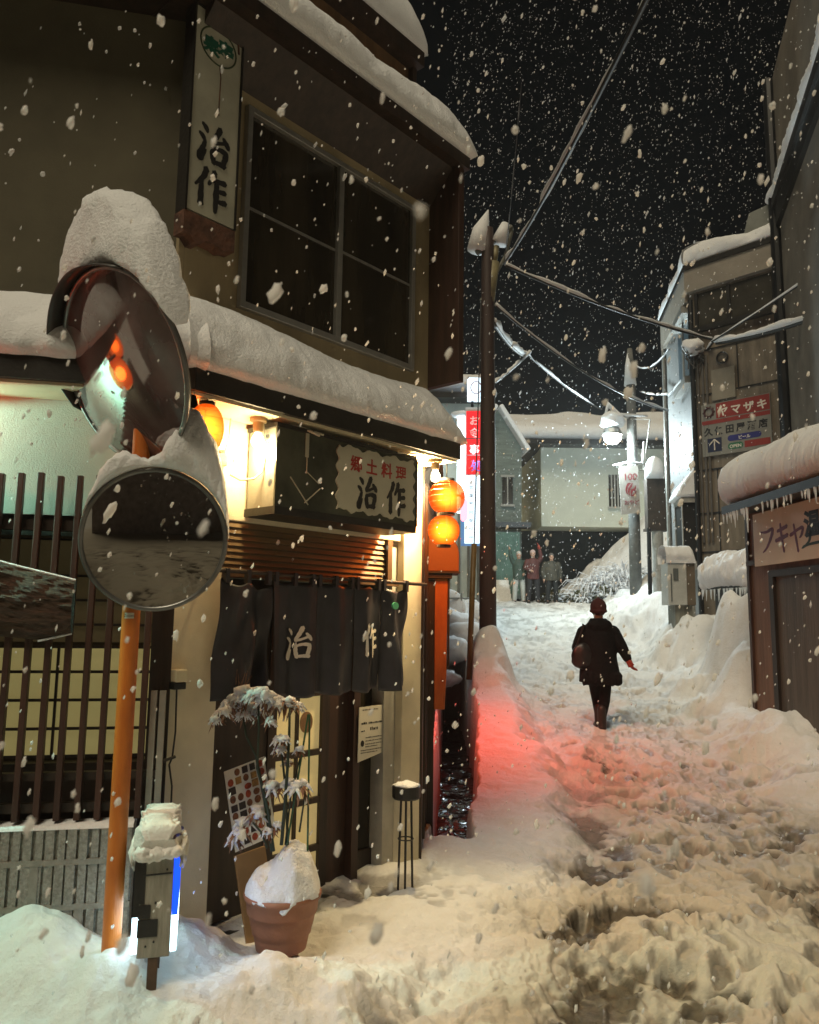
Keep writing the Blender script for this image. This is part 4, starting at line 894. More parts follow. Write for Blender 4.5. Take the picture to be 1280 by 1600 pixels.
def painted_glow_glass():
    m, n, l, out = nt("painted_glow_mirror"); a = n.new("ShaderNodeBsdfPrincipled"); a.inputs["Base Color"].default_value = (.34, .32, .31, 1); a.inputs["Metallic"].default_value = 1; a.inputs["Roughness"].default_value = .05
    d = n.new("ShaderNodeBsdfDiffuse"); d.inputs[0].default_value = (.27, .18, .17, 1); tc = n.new("ShaderNodeTexCoord"); no = n.new("ShaderNodeTexNoise"); no.inputs["Scale"].default_value = 5; no.inputs["Detail"].default_value = 5; l.new(tc.outputs["Object"], no.inputs[0])  # reddish diffuse layer paints the red-grey lantern reflection into the glass
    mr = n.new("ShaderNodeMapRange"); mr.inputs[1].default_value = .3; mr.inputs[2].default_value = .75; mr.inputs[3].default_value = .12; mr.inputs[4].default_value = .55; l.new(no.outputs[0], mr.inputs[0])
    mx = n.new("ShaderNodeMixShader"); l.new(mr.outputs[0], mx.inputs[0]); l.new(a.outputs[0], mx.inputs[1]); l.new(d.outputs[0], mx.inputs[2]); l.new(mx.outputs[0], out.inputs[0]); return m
MIRROR_GLOW = painted_glow_glass()
MIRROR = pm("convex_mirror", (.24, .23, .21), .02, .02, 3, 0, 5, metal=1.0)
MRIM = pm("mirror_rim", (.16, .16, .155), .3, .3, 10, .05, 60, metal=.6)
MBACK = pm("mirror_back", (.03, .026, .024), .4, .3, 6, .05, 30)
def mirror(c, nrm, rad, Rc, cap, visor, roll=0.0):
    n_ = Vector(nrm).normalized(); a = n_.cross(Vector((0, 0, 1))).normalized() * -1
    up_ = n_.cross(a).normalized() if n_.cross(a).z > 0 else -n_.cross(a).normalized()
    if a.dot(RT) < 0: a = -a
    a2 = a * math.cos(roll) + up_ * math.sin(roll); up2 = up_ * math.cos(roll) - a * math.sin(roll)
    F_ = Frame(c, a2, n_, up2)                # plane axes a2 / up2, facing n_
    def pol(r, th, o): return F_(r * math.cos(th), o, r * math.sin(th))
    TH = np.linspace(0, 2 * math.pi, 65)
    m_ = MB(); m_.grid(np.array([[pol(r, th, o) for r, o in ((rad, -.004), (rad * .97, -.03), (rad * .8, -.07), (rad * .35, -.09), (.001, -.09))] for th in TH])); m_.tube([F_(0, -.09, -.06), Vector((TX, TY, F_(0, -.09, -.06).z))], .022, 10)
    head = m_.build("mirror_head", MBACK, t, smooth=True)
    m_ = MB(); m_.tube([pol(rad, th, 0) for th in TH], .011, 10, False); m_.build("rim", MRIM, head, smooth=True)
    zc = math.sqrt(Rc * Rc - rad * rad)
    m_ = MB(); rs = np.linspace(.0005, rad - .004, 24); m_.grid(np.array([[pol(r, th, math.sqrt(Rc * Rc - r * r) - zc) for r in rs] for th in TH])); m_.build("mirror_glass", MIRROR_GLOW if visor else MIRROR, head, smooth=True)
    if visor:
        d0, d1, ln = visor
        rows = []
        for th in np.linspace(d0, d1, 41):
            k = math.sin(math.pi * (th - d0) / (d1 - d0)); L_ = ln * (.35 + .65 * min(1, k * 1.6)); L_ = L_ * (1 if k > .02 else .35)
            rows.append([pol(rad + .012, th, -.02), pol(rad + .014, th, L_ * .5), pol(rad + .010, th, L_)])
        m_ = MB(); m_.grid(np.array(rows)); m_.build("visor", MBACK, head, smooth=True, solid=.006)
    # snow cap: thick cushion standing on the upper edge, bounded by an upright ellipse
    d0, d1, thick, o0, o1, sd = cap
    nu, nv = 90, 30; P = np.zeros((nu, nv, 3))
    for i, u in enumerate(np.linspace(0, 1, nu)):
        th = d0 + (d1 - d0) * u; T_ = thick(u)
        for j, v in enumerate(np.linspace(0, 2 * math.pi, nv)):
            cr, so = math.cos(v), math.sin(v)
            # squarish section: radial T_, along the normal o0..o1
            kr = math.copysign(abs(cr) ** .55, cr); ko = math.copysign(abs(so) ** .55, so)
            lift = T_ * (.5 + .5 * kr); r_ = rad + .012; o_2 = (o0 + o1) / 2 + (o1 - o0) / 2 * ko * min(1, .35 + T_ * 6)
            nn = .022 * float(fbm(th * 3 + sd, lift * 9, o_2 * 9, 4)) * min(1, T_ * 8) + .006 * float(fbm(th * 20 + sd, lift * 50, o_2 * 50, 2))
            P[i, j] = pol(r_, th, o_2 + nn * so) + Vector((0, 0, lift + nn * max(0, kr + .4)))
    m_ = MB(); m_.grid(P); m_.add([tuple(p) for p in P[0]], [tuple(range(nv))]); m_.add([tuple(p) for p in P[-1]], [tuple(range(nv))])
    m_.build("snow_cap", SNOW, head, smooth=True)
    return F_
def ell(cx_, ax_, top, left=None):
    """thickness over the rim of a snow cap bounded by an ellipse (half width ax_, height top) centred at cx_"""
    def f(th, rad):
        c, s_ = math.cos(th), math.sin(th); A = (c / ax_) ** 2 + (s_ / top) ** 2; Bq = -2 * cx_ * c / ax_ ** 2; Cq = (cx_ / ax_) ** 2 - 1
        r = (-Bq + math.sqrt(max(0, Bq * Bq - 4 * A * Cq))) / (2 * A); return max(.012, r - rad)
    return f
c1 = atY(192, 575, 3.34); c2 = atY(241, 843, 3.36)
f1 = ell(-.01, .445, .84)
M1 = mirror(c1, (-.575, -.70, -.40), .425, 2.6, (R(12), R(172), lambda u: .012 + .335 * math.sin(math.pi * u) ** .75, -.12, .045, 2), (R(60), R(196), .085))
f2 = ell(.075, .275, .62)
M2 = mirror(c2, (.18, -.97, -.13), .298, 2.2, (R(2), R(165), lambda u: float(np.interp(2 + 163 * u, [2, 10, 20, 44, 58, 68, 78, 88, 98, 106, 118, 130, 142, 158, 165], [.004, .05, .12, .23, .30, .29, .16, .06, .04, .055, .105, .10, .055, .015, .004])), -.12, .06, 8), None)
# two more lanterns hang under the same awning further left; the upper mirror shows them
lantern(LF(1.06, .28, 2.53), .10, .125, "larger orange-red lantern reflected in the upper traffic mirror", LANT_RED, (1, .05, .010), 5.5, .12)
lantern(LF(1.52, .24, 2.66), .09, .11, "smaller orange-red lantern reflected in the upper traffic mirror", LANT_RED, (1, .08, .012), .6, .12)
t = thing("fluorescent_lamp", LF(2.2, .10, 2.66), "cool fluorescent tube lamp under the awning beyond the left edge", "lamp")
mb = MB(); mb.box(LF, 1.2, 2.0, .06, .14, 2.66, 2.699); mb.box(LF, 1.18, 2.02, .185, .19, 2.55, 2.699); mb.build("housing_and_shield", CREAMTRIM, t)  # second box is an added plate keeping the tube's light off the mirror
mb = MB(); mb.tube([LF(1.25, .10, 2.635), LF(1.95, .10, 2.635)], .014, 10); mb.build("tube", glow("tube_glow", (.72, 1, .88), 1.5), t)
tmpl_light("tube_light", LF(1.50, .15, 2.60), (.42, 1.0, .78), 95, .015, t)

# --- lit sign box on its short post
SBX, SBY = -.985, 3.30
t = thing("lit_box_sign", (SBX, SBY, .1), "weathered grey box sign seen edge-on with glowing white and blue faces", "sign")
zt, zb = atY(240, 1332, SBY).z, atY(240, 1497, SBY).z
sa = R(14.5)
SF = Frame((SBX, SBY, 0), (math.cos(sa), math.sin(sa), 0), (math.sin(sa), -math.cos(sa), 0))
W2 = .062
mb = MB(); mb.box(SF, -W2, W2, -.36, .0, zb, zt); case = mb.build("casing", pm("weathered_grey_metal", (.20, .185, .15), .55, .3, 9, .25, 40, stretch=(6, 6, .7), second=(.36, .34, .29)), t, bev=.004)
mb = MB(); mb.tube([SF(-W2 + .006, .001, zt - .085), SF(W2 - .004, .001, zt - .08)], .0035, 6)
for x, z in ((.038, zt - .066), (0, zt - .19), (-.03, zt - .35), (.0, zb + .06), (-.04, zb + .09)): mb.prism(SF.moved(x, 0, z), [(.004 * math.cos(a), .005 * math.sin(a)) for a in np.linspace(0, 6.283, 9)[:-1]], -.001, .002)
mb.build("screws", BLACKMET, case)
mb = MB(); mb.box(SF, -W2 - .003, -.018, .0015, .004, zt - .245, zt - .195); mb.box(SF, -W2 - .003, .012, .0015, .004, zt - .315, zt - .25); mb.box(SF, -W2 - .003, -W2 + .02, .0012, .0035, zt - .19, zt - .002); mb.build("black_tape", BLACKMET, case)
GW = glow("lit_white_acrylic", (.62, .90, 1.0), 4.2); GB = glow("lit_blue_acrylic", (.01, .07, .95), 1.6)
for sg in (1, -1):
    def bx_(z0, z1, m_): 
        xs_ = sorted((sg * (W2 + .001), sg * (W2 + .024))); m_.box(SF, xs_[0], xs_[1], -.34, -.012, z0, z1)
    m_ = MB(); bx_(zb + .015, zt - .245, m_); m_.build("lit_white_face", GW, t)
    m_ = MB(); bx_(zt - .2445, zt - .03, m_); m_.build("lit_blue_face" if sg > 0 else "dark_upper_face", GB if sg > 0 else BLACKMET, t)
mb = MB(); mb.box(SF, -.022, .022, -.2, -.15, -.1, zb); mb.box(SF, -.019, .019, -.04, -.005, -.1, zb); mb.build("post", pm("rusty_brown_post", (.09, .05, .03), .7, .4, 12, .3, 40), t)
mb = MB(); m_ = MB()
nu, nv = 60, 40; P = np.zeros((nu, nv, 3))
for i, u in enumerate(np.linspace(-1, 1, nu)):
    for j, v in enumerate(np.linspace(0, 2 * math.pi, nv)):
        kx = math.copysign(abs(math.cos(v)) ** .35, math.cos(v)); kz = math.copysign(abs(math.sin(v)) ** .35, math.sin(v))
        e = math.sqrt(max(0, 1 - abs(u) ** 6)); y = -.17 + u * .21
        n_ = float(fbm(u * 6, math.cos(v) * 3, math.sin(v) * 3, 4)) * .014
        wz = .075 + .012 * (kz < 0)
        P[i, j] = SF((wz + n_) * kx * (.6 + .4 * e) - .002, -y - .34 + .0 if False else -.17 + u * .20, zt + .055 + (.062 + n_) * kz * e - (.02 * (1 - u) if kz < 0 else 0))
mb.grid(P)
for x, z, r in ((-.06, .0, .035), (-.03, -.005, .03), (.0, .0, .033), (.04, .0, .03), (.065, .005, .028)): mb.blob(SF(x, .02, zt + z), r, 3, .3, 3, x * 90, (1, .8, .8), SF)
for sg in (1, -1):
    mb.blob(SF(sg * (W2 + .03), -.10, zt - .02), .045, 3, .35, 3, 5 + sg, (.5, 2.0, 1.5), SF)
mb.build("snow_cap", SNOW_OLD, t, smooth=True)

# ================================================================== street beyond: poles, cables, houses
def pole_tree(): pass
CABSNOW = SNOW
def sag(a, b, d, n=24):
    a, b = Vector(a), Vector(b); return [a.lerp(b, t) - Vector((0, 0, d * 4 * t * (1 - t))) for t in np.linspace(0, 1, n)]
def cable(name, a, b, d, r, label, snow=1.0, group="snow laden cables"):
    pts = sag(a, b, d, 60); o_ = pts[0]
    t = thing(name, o_, label, "cable", group)
    m_ = MB(); m_.tube(pts[::3] + [pts[-1]] if (len(pts) - 1) % 3 else pts[::3], r, 6); m_.build("wire", WIRE, t, smooth=True)
    if snow:
        rr_ = random.Random(len(label)); m_ = MB()
        rad = [r * snow * (1.05 + .7 * float(fbm(i * .21, len(label), 2.0, 3))) for i in range(len(pts))]
        m_.tube([p + Vector((0, 0, rd * .9)) for p, rd in zip(pts, rad)], rad, 7); m_.build("snow_coat", SNOW, t, smooth=True)
    return t

# --- utility pole at the bank
UX, UY = 1.205, 12.0; ug = hz(UX, UY)
t = thing("utility_pole", (UX, UY, ug), "dark brown utility pole rising out of a snow mound beside the canal", "utility pole")
UF = Frame((UX, UY, 0), (1, 0, 0), (0, 1, 0)); ut = atY(765, 440, UY).z
mb = MB(); mb.lathe(UF, [(.135, .2), (.13, 2.0), (.115, 5), (.10, ut + .5), (.09, ut + .9)], 20); mb.build("post", POLE_BROWN, t, smooth=True)
def up(px, py, dy=0): return atY(px, py, UY + dy)
mb = MB()
mb.tube([up(745, 395), up(800, 355)], .055, 8); mb.tube([up(752, 470), up(790, 400), up(800, 360)], .03, 8)
mb.build("cross_arm", pm("grey_bracket", (.10, .10, .08), .6, .4, 8, .2, 40), t)
mb = MB(); a, b = up(762, 480), up(772, 410); mb.tube([a, b], [.10, .09], 12); mb.tube([b, up(776, 385)], .05, 10); mb.build("insulator", pm("olive_fitting", (.20, .17, .09), .5, .3, 8, .1), t, smooth=True)
mb = MB(); mb.tube([up(745, 392), up(752, 360), up(763, 328)], [.16, .14, .01], 10); mb.tube([up(780, 380), up(790, 350)], [.14, .07], 10)
mb.build("snow_peak", SNOW, t, smooth=True)
mb = MB(); mb.tube([up(752, 1000), up(752, 700), up(755, 520)], .02, 6); mb.build("conduit", WIRE, t)

# guy wire with its yellow guard
gx = atY(733, 1015, 11.6); gt = atY(752, 470, 11.9)
t = thing("guy_wire", gx, "thin guy wire with a weathered yellow guard beside the utility pole", "guy wire")
gb = atY(733, 1018, 11.6); gm = atY(741, 850, 11.7)
mb = MB(); mb.tube([gm, gt], .010, 6); mb.build("wire", WIRE, t)
mb = MB(); mb.tube([gb - Vector((0, 0, .4)), gm], .042, 10); mb.build("guard", pm("weathered_yellow_guard", (.16, .10, .02), .5, .35, 5, .1, 40), t, smooth=True)

top = atY(785, 425, 11.9)
cable("overhead_cable", atY(788, 412, 11.9), atY(1044, -70, 4.2), .12, .020, "thick snow caked cable rising from the pole over the street to the top", 1.15)
cable("overhead_cable", atY(790, 415, 11.9), atY(1112, 530, 14.6), .10, .022, "straight snowy cable from the pole top to the grey corner building", 1.1)
cable("overhead_cable", atY(775, 478, 12), atY(1044, 642, 16.8), .25, .018, "lower snowy cable from the pole to the corner building's edge", 1.2)
cable("overhead_cable", atY(772, 505, 12), atY(820, 556, 16), .1, .03, "short thick snowy cable descending behind the utility pole", 1.6)
cable("overhead_cable", atY(822, 552, 16), atY(940, 640, 21.5), .1, .016, "thin snowy cable running on towards the street lamp", 1.4)
cable("overhead_cable", atY(772, 600, 14), atY(828, 552, 16), .02, .018, "snowy cable climbing out from behind the pole", 1.6)
cable("overhead_cable", atY(790, 395, 12), atY(815, 130, 8.5), .1, .006, "faint cable rising straight up from the pole top", .8)
cable("overhead_cable", atY(1112, 534, 14.6), (8.2, 8.0, 8.3), .12, .016, "thin cable rising across the grey building front", 1.2)
cable("overhead_cable", atY(1120, 536, 14.6), (7.6, 8.0, 6.7), .35, .040, "sagging cable loaded with thick snow across the grey building", 1.35)
cable("overhead_cable", atY(1118, 530, 14.6), atY(1045, 620, 17), .03, .02, "snowy service cable dropping down the corner building side", 1.2)
cable("overhead_cable", atY(990, 570, 19.5), atY(1046, 545, 17), .25, .014, "drooping wire between the far pole and the corner building", 1.2)
cable("overhead_cable", atY(1000, 612, 19.5), atY(1046, 616, 17), .05, .016, "level wire between the street lamp pole and the corner building", 1.2)

# --- lit vertical shop sign at the street's left side
LX0, LX1 = atY(729, 640, 15).x, atY(757, 640, 15).x
t = thing("lit_shop_sign", ((LX0 + LX1) / 2, 15, 5), "tall glowing red and white vertical shop sign behind the utility pole", "sign")
VF = Frame(((LX0 + LX1) / 2, 15, 0), (1, -.1, 0), (.1, 1, 0)); VF.b = Vector((-.1, -1, 0)).normalized()
hw = (LX1 - LX0) / 2
zz = lambda py: atY(741, py, 15).z
mb = MB(); mb.box(VF, -hw - .02, hw + .02, -.16, -.012, zz(852), zz(636)); mb.build("cabinet", pm("white_sign_cabinet", (.6, .6, .6), .5, .05, 6, 0), t)
WG = glow("lit_white_sign", (.82, .95, 1.0), 3.2); RG = glow("lit_red_sign", (1.0, .030, .035), 1.05); WG2 = glow("lit_pale_sign", (.70, .88, 1.0), 1.7)
mb = MB(); mb.box(VF, -hw, hw, -.010, 0, zz(741), zz(642)); rp = mb.build("red_panel", RG, t)
mb = MB(); mb.box(VF, -hw - .03, hw - .02, -.010, 0, zz(849), zz(744)); wp = mb.build("white_panel", WG2, t)
mb = MB(); mb.box(VF, -hw - .01, hw, .002, .012, zz(686) , zz(684.5)); mb.box(VF, -hw - .01, hw, .002, .012, zz(712), zz(710.5)); mb.build("panel_trim", pm("dark_red_trim", (.08, .01, .01), .5, .1, 5, 0), rp)
PK = pm("pale_pink_letter", (.6, .28, .26), .5, .05, 5, 0, emit=.5, ecol=(1, .35, .33))
mb = MB()
for ch, py in (("お", 663), ("食", 682), ("事", 708)): text_mesh(mb, ch, VF, -.02, zz(py), .20, .006, .002, 'CENTER', .003)
mb.build("lettering", PK, rp)
mb = MB(); text_mesh(mb, "処", VF, .03, zz(735), .24, .006, .002, 'CENTER', .004); mb.build("violet_lettering", pm("violet_letter", (.08, .01, .16), .5, .05, 5, 0), rp)
mb = MB()
for k in range(7): text_mesh(mb, "営業案内受付中"[k], VF, -.08, zz(764 + k * 13), .085, .006, .002, 'CENTER', .001)
mb.build("small_lettering", pm("grey_letter", (.18, .22, .25), .5, .05, 5, 0), wp)
mb = MB(); mb.box(VF, -hw - .10, -hw - .035, -.02, .05, zz(850), zz(770)); mb.box(VF, -hw - .10, hw - .02, -.02, .012, zz(853), zz(850)); mb.build("blue_edge", pm("blue_edge_paint", (.10, .25, .55), .5, .1, 5, 0, emit=.25, ecol=(.2, .5, 1)), t)
# bright white side box left of it
t = thing("white_light_box", atY(718, 740, 15.4), "overexposed white upright light box between the restaurant and the red sign", "sign")
a0, a1 = atY(715, 740, 15.4), atY(730, 740, 15.4)
mb = MB(); mb.box(W, a0.x, a1.x + .02, 15.4, 15.6, atY(718, 800, 15.4).z, atY(718, 648, 15.4).z); mb.build("lit_cabinet", WG, t, bev=.02)
tmpl_light("sign_spill", a0 + Vector((.35, -.55, .3)), (.72, .93, 1.0), 70, .4, t)
mb = MB(); mb.blob((a0.x + .1, 15.5, atY(718, 646, 15.4).z), .2, 3, .2, 2, 3, (1.2, .8, .35)); mb.build("snow_cap", SNOW, t, smooth=True)
t = thing("round_mark_sign", atY(742, 608, 15.2), "small square white lit sign with a thin red ring above the red sign", "sign")
b0, b1 = atY(731, 625, 15.2), atY(757, 590, 15.2)
mb = MB(); mb.box(W, b0.x, b1.x, 15.2, 15.35, b0.z, b1.z); q = mb.build("lit_square", WG2, t, bev=.01)
mb = MB(); cc = (b0 + b1) / 2; mb.tube([Vector((cc.x + .105 * math.cos(a), 15.19, cc.z + .02 + .125 * math.sin(a))) for a in np.linspace(0, 2 * math.pi, 33)], .009, 6, False); mb.build("red_ring", REDINK, q)
mb = MB(); mb.tube([Vector((b0.x + .1, 15.3, b0.z)), Vector((b0.x + .1, 15.3, b0.z - .5))], .03, 8); mb.build("bracket", BLACKMET, t)
c_ = atY(725, 797, 8.4)
t = thing("red_lamp", c_, "small pinkish red lamp on the canal side wall behind the orange lanterns", "lamp")
mb = MB(); mb.lathe(Frame(c_, (1, 0, 0), (0, 1, 0)), [(.02, -.12), (.036, -.10), (.040, 0), (.036, .10), (.02, .12)], 14); mb.build("shade", glow("pink_glow", (1, .30, .36), 2.2), t, smooth=True)
mb = MB(); mb.tube([c_ + Vector((0, 0, .12)), c_ + Vector((-.05, 0, .16)), Vector((.105 + .052 * (c_.y - 5.36), c_.y, c_.z + .14))], .012, 6); mb.build("bracket", BLACKMET, t)
li = bpy.data.lights.new("red_lamp_light", 'SPOT'); li.color = (1.0, .060, .020); li.energy = 215; li.spot_size = R(128); li.spot_blend = 1.0; li.shadow_soft_size = .05
lo = bpy.data.objects.new("red_lamp_light", li); col.objects.link(lo); lo.parent = t; lo.location = Vector((.06, -.03, -.14)); lo.rotation_euler = Vector((.10, .45, -2.4)).to_track_quat('-Z', 'Y').to_euler()

# --- shop building behind the signs, with railing and snow
t = thing("roadside_shop", (.2, 16.2, 1.2), "pale shop front with snowy roof lit white behind the glowing signs", "building")
SX1 = atY(752, 900, 16.2).x
mb = MB(); mb.box(W, -4, SX1, 16.2, 21, .5, 6.2); mb.build("wall", pm("pale_green_wall", (.42, .47, .42), .8, .15, 4, .15, 30), t)
mb = MB()
for i in range(14): x = -1.2 + i * .2; mb.box(W, x, x + .05, 16.16, 16.199, .9, 4.0 - .0 * i)
mb.build("wall_slats", pm("dark_slat_gap", (.12, .13, .11), .7, .3, 5, .1), t)
mb = MB(); mb.box(W, -4.2, SX1 + .25, 15.75, 21.2, 6.2, 6.32); mb.build("roof", DARKTRIM, t)
RFs = Frame((-4.2, 15.75, 6.32), (1, 0, 0), (0, -1, 0)); mb = MB(); snow_roll(mb, RFs, 0, SX1 + 4.5, [(-5, .65), (-.6, .6), (-.15, .52), (.02, .35), (.04, .1), (.0, .01), (-5, .01)], 50, .05, 1.5, 4, .3); mb.build("roof_snow", SNOW, t, smooth=True)
t = thing("railing", atY(712, 950, 14.6), "snowed-in metal railing behind the canal", "railing")
mb = MB(); 
ra, rb = atY(690, 935, 14.6), atY(748, 935, 15.2)
for z in (0, -.22, -.45): mb.tube([ra + Vector((-.4, 0, z)), rb + Vector((0, 0, z))], .018, 6)
for k in range(4): p = (ra + Vector((-.3, 0, 0))).lerp(rb, k / 3); mb.tube([p + Vector((0, 0, .1)), p - Vector((0, 0, .9))], .02, 6)
mb.build("rails", pm("grey_rail", (.25, .27, .26), .5, .2, 6, .1), t)
mb = MB()
for x, y, z, r in ((.75, 13.6, 1.15, .33), (1.05, 14.2, 1.35, .4), (.85, 14.6, 1.6, .35), (1.25, 15.3, 1.75, .4), (.62, 13.0, .72, .24)): mb.blob((x, y, z), r, 3, .25, 1.8, x * 9, (1, 1, .7))
o = mb.build("snow_heap", SNOW, origin=(.9, 14, 1), smooth=True); tag(o, "rounded snow heaps over the canal end behind the yellow guy guard", "snow heap")

# --- street lamp pole with banner at the far right
SP = atY(992, 850, 19.5); sg = hz(SP.x, SP.y)
t = thing("street_lamp", (SP.x, SP.y, sg), "concrete street lamp pole with a bright lamp on its arm and snow on top", "street lamp")
PF2 = Frame((SP.x, SP.y, 0), (1, 0, 0), (0, 1, 0)); topz = atY(990, 545, 19.5).z
mb = MB(); mb.lathe(PF2, [(.15, sg - .3), (.14, sg + 1.5), (.11, topz - .6), (.06, topz)], 16); mb.build("pole", pm("dark_concrete", (.13, .13, .12), .85, .3, 6, .3, 40), t, smooth=True)
lp = atY(957, 684, 19.3)
mb = MB(); mb.tube([Vector((SP.x, SP.y, atY(990, 655, 19.5).z)), atY(975, 650, 19.4), atY(960, 660, 19.3), lp + Vector((0, 0, .25))], .035, 8); mb.tube([atY(985, 655, 19.4), atY(1016, 655, 19.4), atY(1005, 735, 19.4), atY(962, 727, 19.2)], .018, 8); mb.build("arm", pm("galvanised_arm", (.35, .34, .31), .5, .2, 8, .1), t)
mb = MB(); LFr = Frame(lp, (1, 0, 0), (0, 1, 0)); mb.lathe(LFr, [(.05, .34), (.16, .26), (.24, .12), (.25, .06)], 20); mb.build("lamp_hood", ALU, t)
mb = MB(); mb.lathe(LFr, [(.22, .05), (.20, -.06), (.12, -.14), (.02, -.17)], 20); mb.build("lamp_bowl", glow("lamp_glow", (1, .97, .86), 40), t, smooth=True)
mb = MB(); mb.tube([atY(985, 602, 19.5), atY(983, 570, 19.5), atY(982, 545, 19.5)], [.16, .1, .015], 10); mb.blob(lp + Vector((0, 0, .42)), .28, 3, .25, 2, 4, (1.1, 1, .8)); mb.tube([atY(945, 652, 19.4), atY(950, 632, 19.4), atY(968, 648, 19.4), atY(1012, 650, 19.4)], [.03, .09, .05, .03], 8); mb.tube([atY(958, 727, 19.2), atY(985, 722, 19.3), atY(1004, 724, 19.4), atY(1006, 690, 19.4)], [.015, .045, .035, .02], 8); mb.build("snow_cap", SNOW, t, smooth=True)
tmpl_light("street_lamp_light", lp + Vector((-.25, -.15, -.35)), (.76, .95, 1.0), 680, .25, t)
# banner
t = thing("street_banner", atY(985, 765, 19.2), "grey street banner with 100 and a red swirl hanging from the lamp pole", "banner")
bp = [atY(967, 728, 19.2), atY(997, 727, 19.25), atY(1001, 801, 19.25), atY(971, 804, 19.2)]
ax_ = (bp[1] - bp[0]); BFr = Frame(bp[3], ax_.normalized(), (0, -1, 0), (0, 0, 1)); bw = ax_.length; bh = (bp[0] - bp[3]).length
mb = MB(); mb.hexa([bp[3], bp[2], bp[2] + Vector((0, .02, 0)), bp[3] + Vector((0, .02, 0)), bp[0], bp[1], bp[1] + Vector((0, .02, 0)), bp[0] + Vector((0, .02, 0))]); mb.build("cloth", pm("grey_banner_cloth", (.36, .33, .29), .8, .1, 3, .1, 30), t)
MAR = pm("maroon_print", (.20, .012, .016), .6, .1, 8, 0)
mb = MB(); text_mesh(mb, "100", BFr, bw * .50, bh * .70, .24, .012, .004, 'CENTER', .001); mb.build("number_lettering", MAR, t); mb = MB(); text_mesh(mb, "おやど", BFr, bw * .55, bh * .20, .13, .012, .004, 'CENTER', .002)
mb.build("lettering", MAR, t)
mb = MB()
sw = [([(.1, .2), (.0, .5), (.2, .85), (.45, .95)], [.05, .12, .16, .05]), ([(.3, .1), (.25, .45), (.5, .75), (.62, .95)], [.04, .14, .14, .05]), ([(.5, .05), (.55, .4), (.85, .5), (.95, .75)], [.06, .16, .14, .05]), ([(.55, .05), (.85, .15), (.98, .4)], [.06, .1, .04])]
brush(mb, sw, BFr, bw * .28, bh * .36, bw * .52, bh * .29, .012, .004); mb.build("swirl_emblem", MAR, t)

# thin dark post and concrete stub with the dark upright box
t = thing("dark_sign_box", atY(1027, 830, 18.5), "dark upright sign box with a rounded grey snow cap on a concrete stub", "sign box")
d0, d1 = atY(1013, 825, 18.5), atY(1040, 748, 18.5)
mb = MB(); mb.box(W, d0.x, d1.x, 18.5, 18.75, d0.z, d1.z); mb.box(W, d0.x - .04, d1.x + .04, 18.48, 18.77, d0.z - .06, d0.z - .001); mb.build("box", pm("dark_brown_box", (.05, .036, .026), .7, .4, 6, .3, 30), t)
mb = MB(); cw = (d1.x - d0.x) / 2; cm = (d0.x + d1.x) / 2
mb.lathe(Frame((cm, 18.62, d1.z + .001), (1, 0, 0), (0, .8, 0)), [(cw * 1.02, 0), (cw * 1.02, .18), (cw * .9, .36), (cw * .6, .50), (cw * .2, .56)], 18); mb.build("snow_cap", SNOW, t, smooth=True)
s0 = atY(1031, 940, 18.6)
mb = MB(); mb.lathe(Frame((s0.x, 18.62, 0), (1, 0, 0), (0, 1, 0)), [(.14, s0.z - .7), (.13, d0.z - .06)], 14); mb.build("stub", CONCRETE, t)
tb = atY(1016, 930, 18.3); tt = atY(1014, 825, 18.3)
mb = MB(); mb.tube([tb - Vector((0, 0, .4)), tt], .05, 10); o = mb.build("thin_post", BLACKMET, origin=tb); tag(o, "thin black post standing beside the concrete stub", "post")

# --- pale house at the end of the street
HX0, HX1 = atY(845, 700, 30).x, 13.5; hb, ht_ = atY(900, 823, 30).z, atY(900, 700, 30).z
t = thing("pale_house", (HX0, 30, 2.3), "pale house with dark open ground floor and snowy roof at the end of the street", "building")
mb = MB(); mb.box(W, HX0, HX1, 30, 34, hb, ht_); mb.build("wall", pm("pale_green_render", (.74, .80, .72), .85, .05, 2, .1, 30), t)
lx, lz = atY(812, 832, 34).x, atY(812, 832, 34).z
mb = MB(); mb.hexa([Vector((HX0 - .003, 30.02, hb)), Vector((HX0 - .003, 34, hb)), Vector((lx, 34.0, hb)), Vector((lx + .1, 33.8, hb)), Vector((HX0 - .003, 30.02, ht_ - .05)), Vector((HX0 - .003, 34, ht_ - .05)), Vector((lx, 34, ht_ - .05)), Vector((lx + .1, 33.8, ht_ - .05))]); mb.build("side_wall", pm("yellow_lit_render", (.66, .66, .48), .85, .06, 2, .1, 30), t)  # yellowish, lighter light on this side is painted into its colour
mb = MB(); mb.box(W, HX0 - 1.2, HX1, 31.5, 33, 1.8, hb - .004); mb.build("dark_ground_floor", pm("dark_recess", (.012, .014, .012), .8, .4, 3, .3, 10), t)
mb = MB(); rt_ = atY(900, 651, 32).z
mb.hexa([Vector((HX0 - 1.1, 29.3, ht_)), Vector((HX1, 29.3, ht_)), Vector((HX1, 34.6, ht_)), Vector((HX0 - 1.1, 34.6, ht_)), Vector((HX0 - 1.1, 29.3, ht_ + .2)), Vector((HX1, 29.3, ht_ + .2)), Vector((HX1, 34.6, ht_ + .2)), Vector((HX0 - 1.1, 34.6, ht_ + .2))]); mb.build("eave", DARKTRIM, t)
mb = MB(); RF2 = Frame((HX0 - 1.25, 29.3, ht_ + .2), (1, 0, 0), (0, -1, 0)); snow_roll(mb, RF2, 0, HX1 - HX0 + 1.3, [(-2.8, 1.75), (-2.4, 1.72), (-1.3, 1.15), (-.4, .78), (-.02, .55), (.06, .2), (.0, .01), (-2.6, .01)], 60, .05, 1.0, 8, 0); mb.build("roof_snow", SNOW, t, smooth=True)
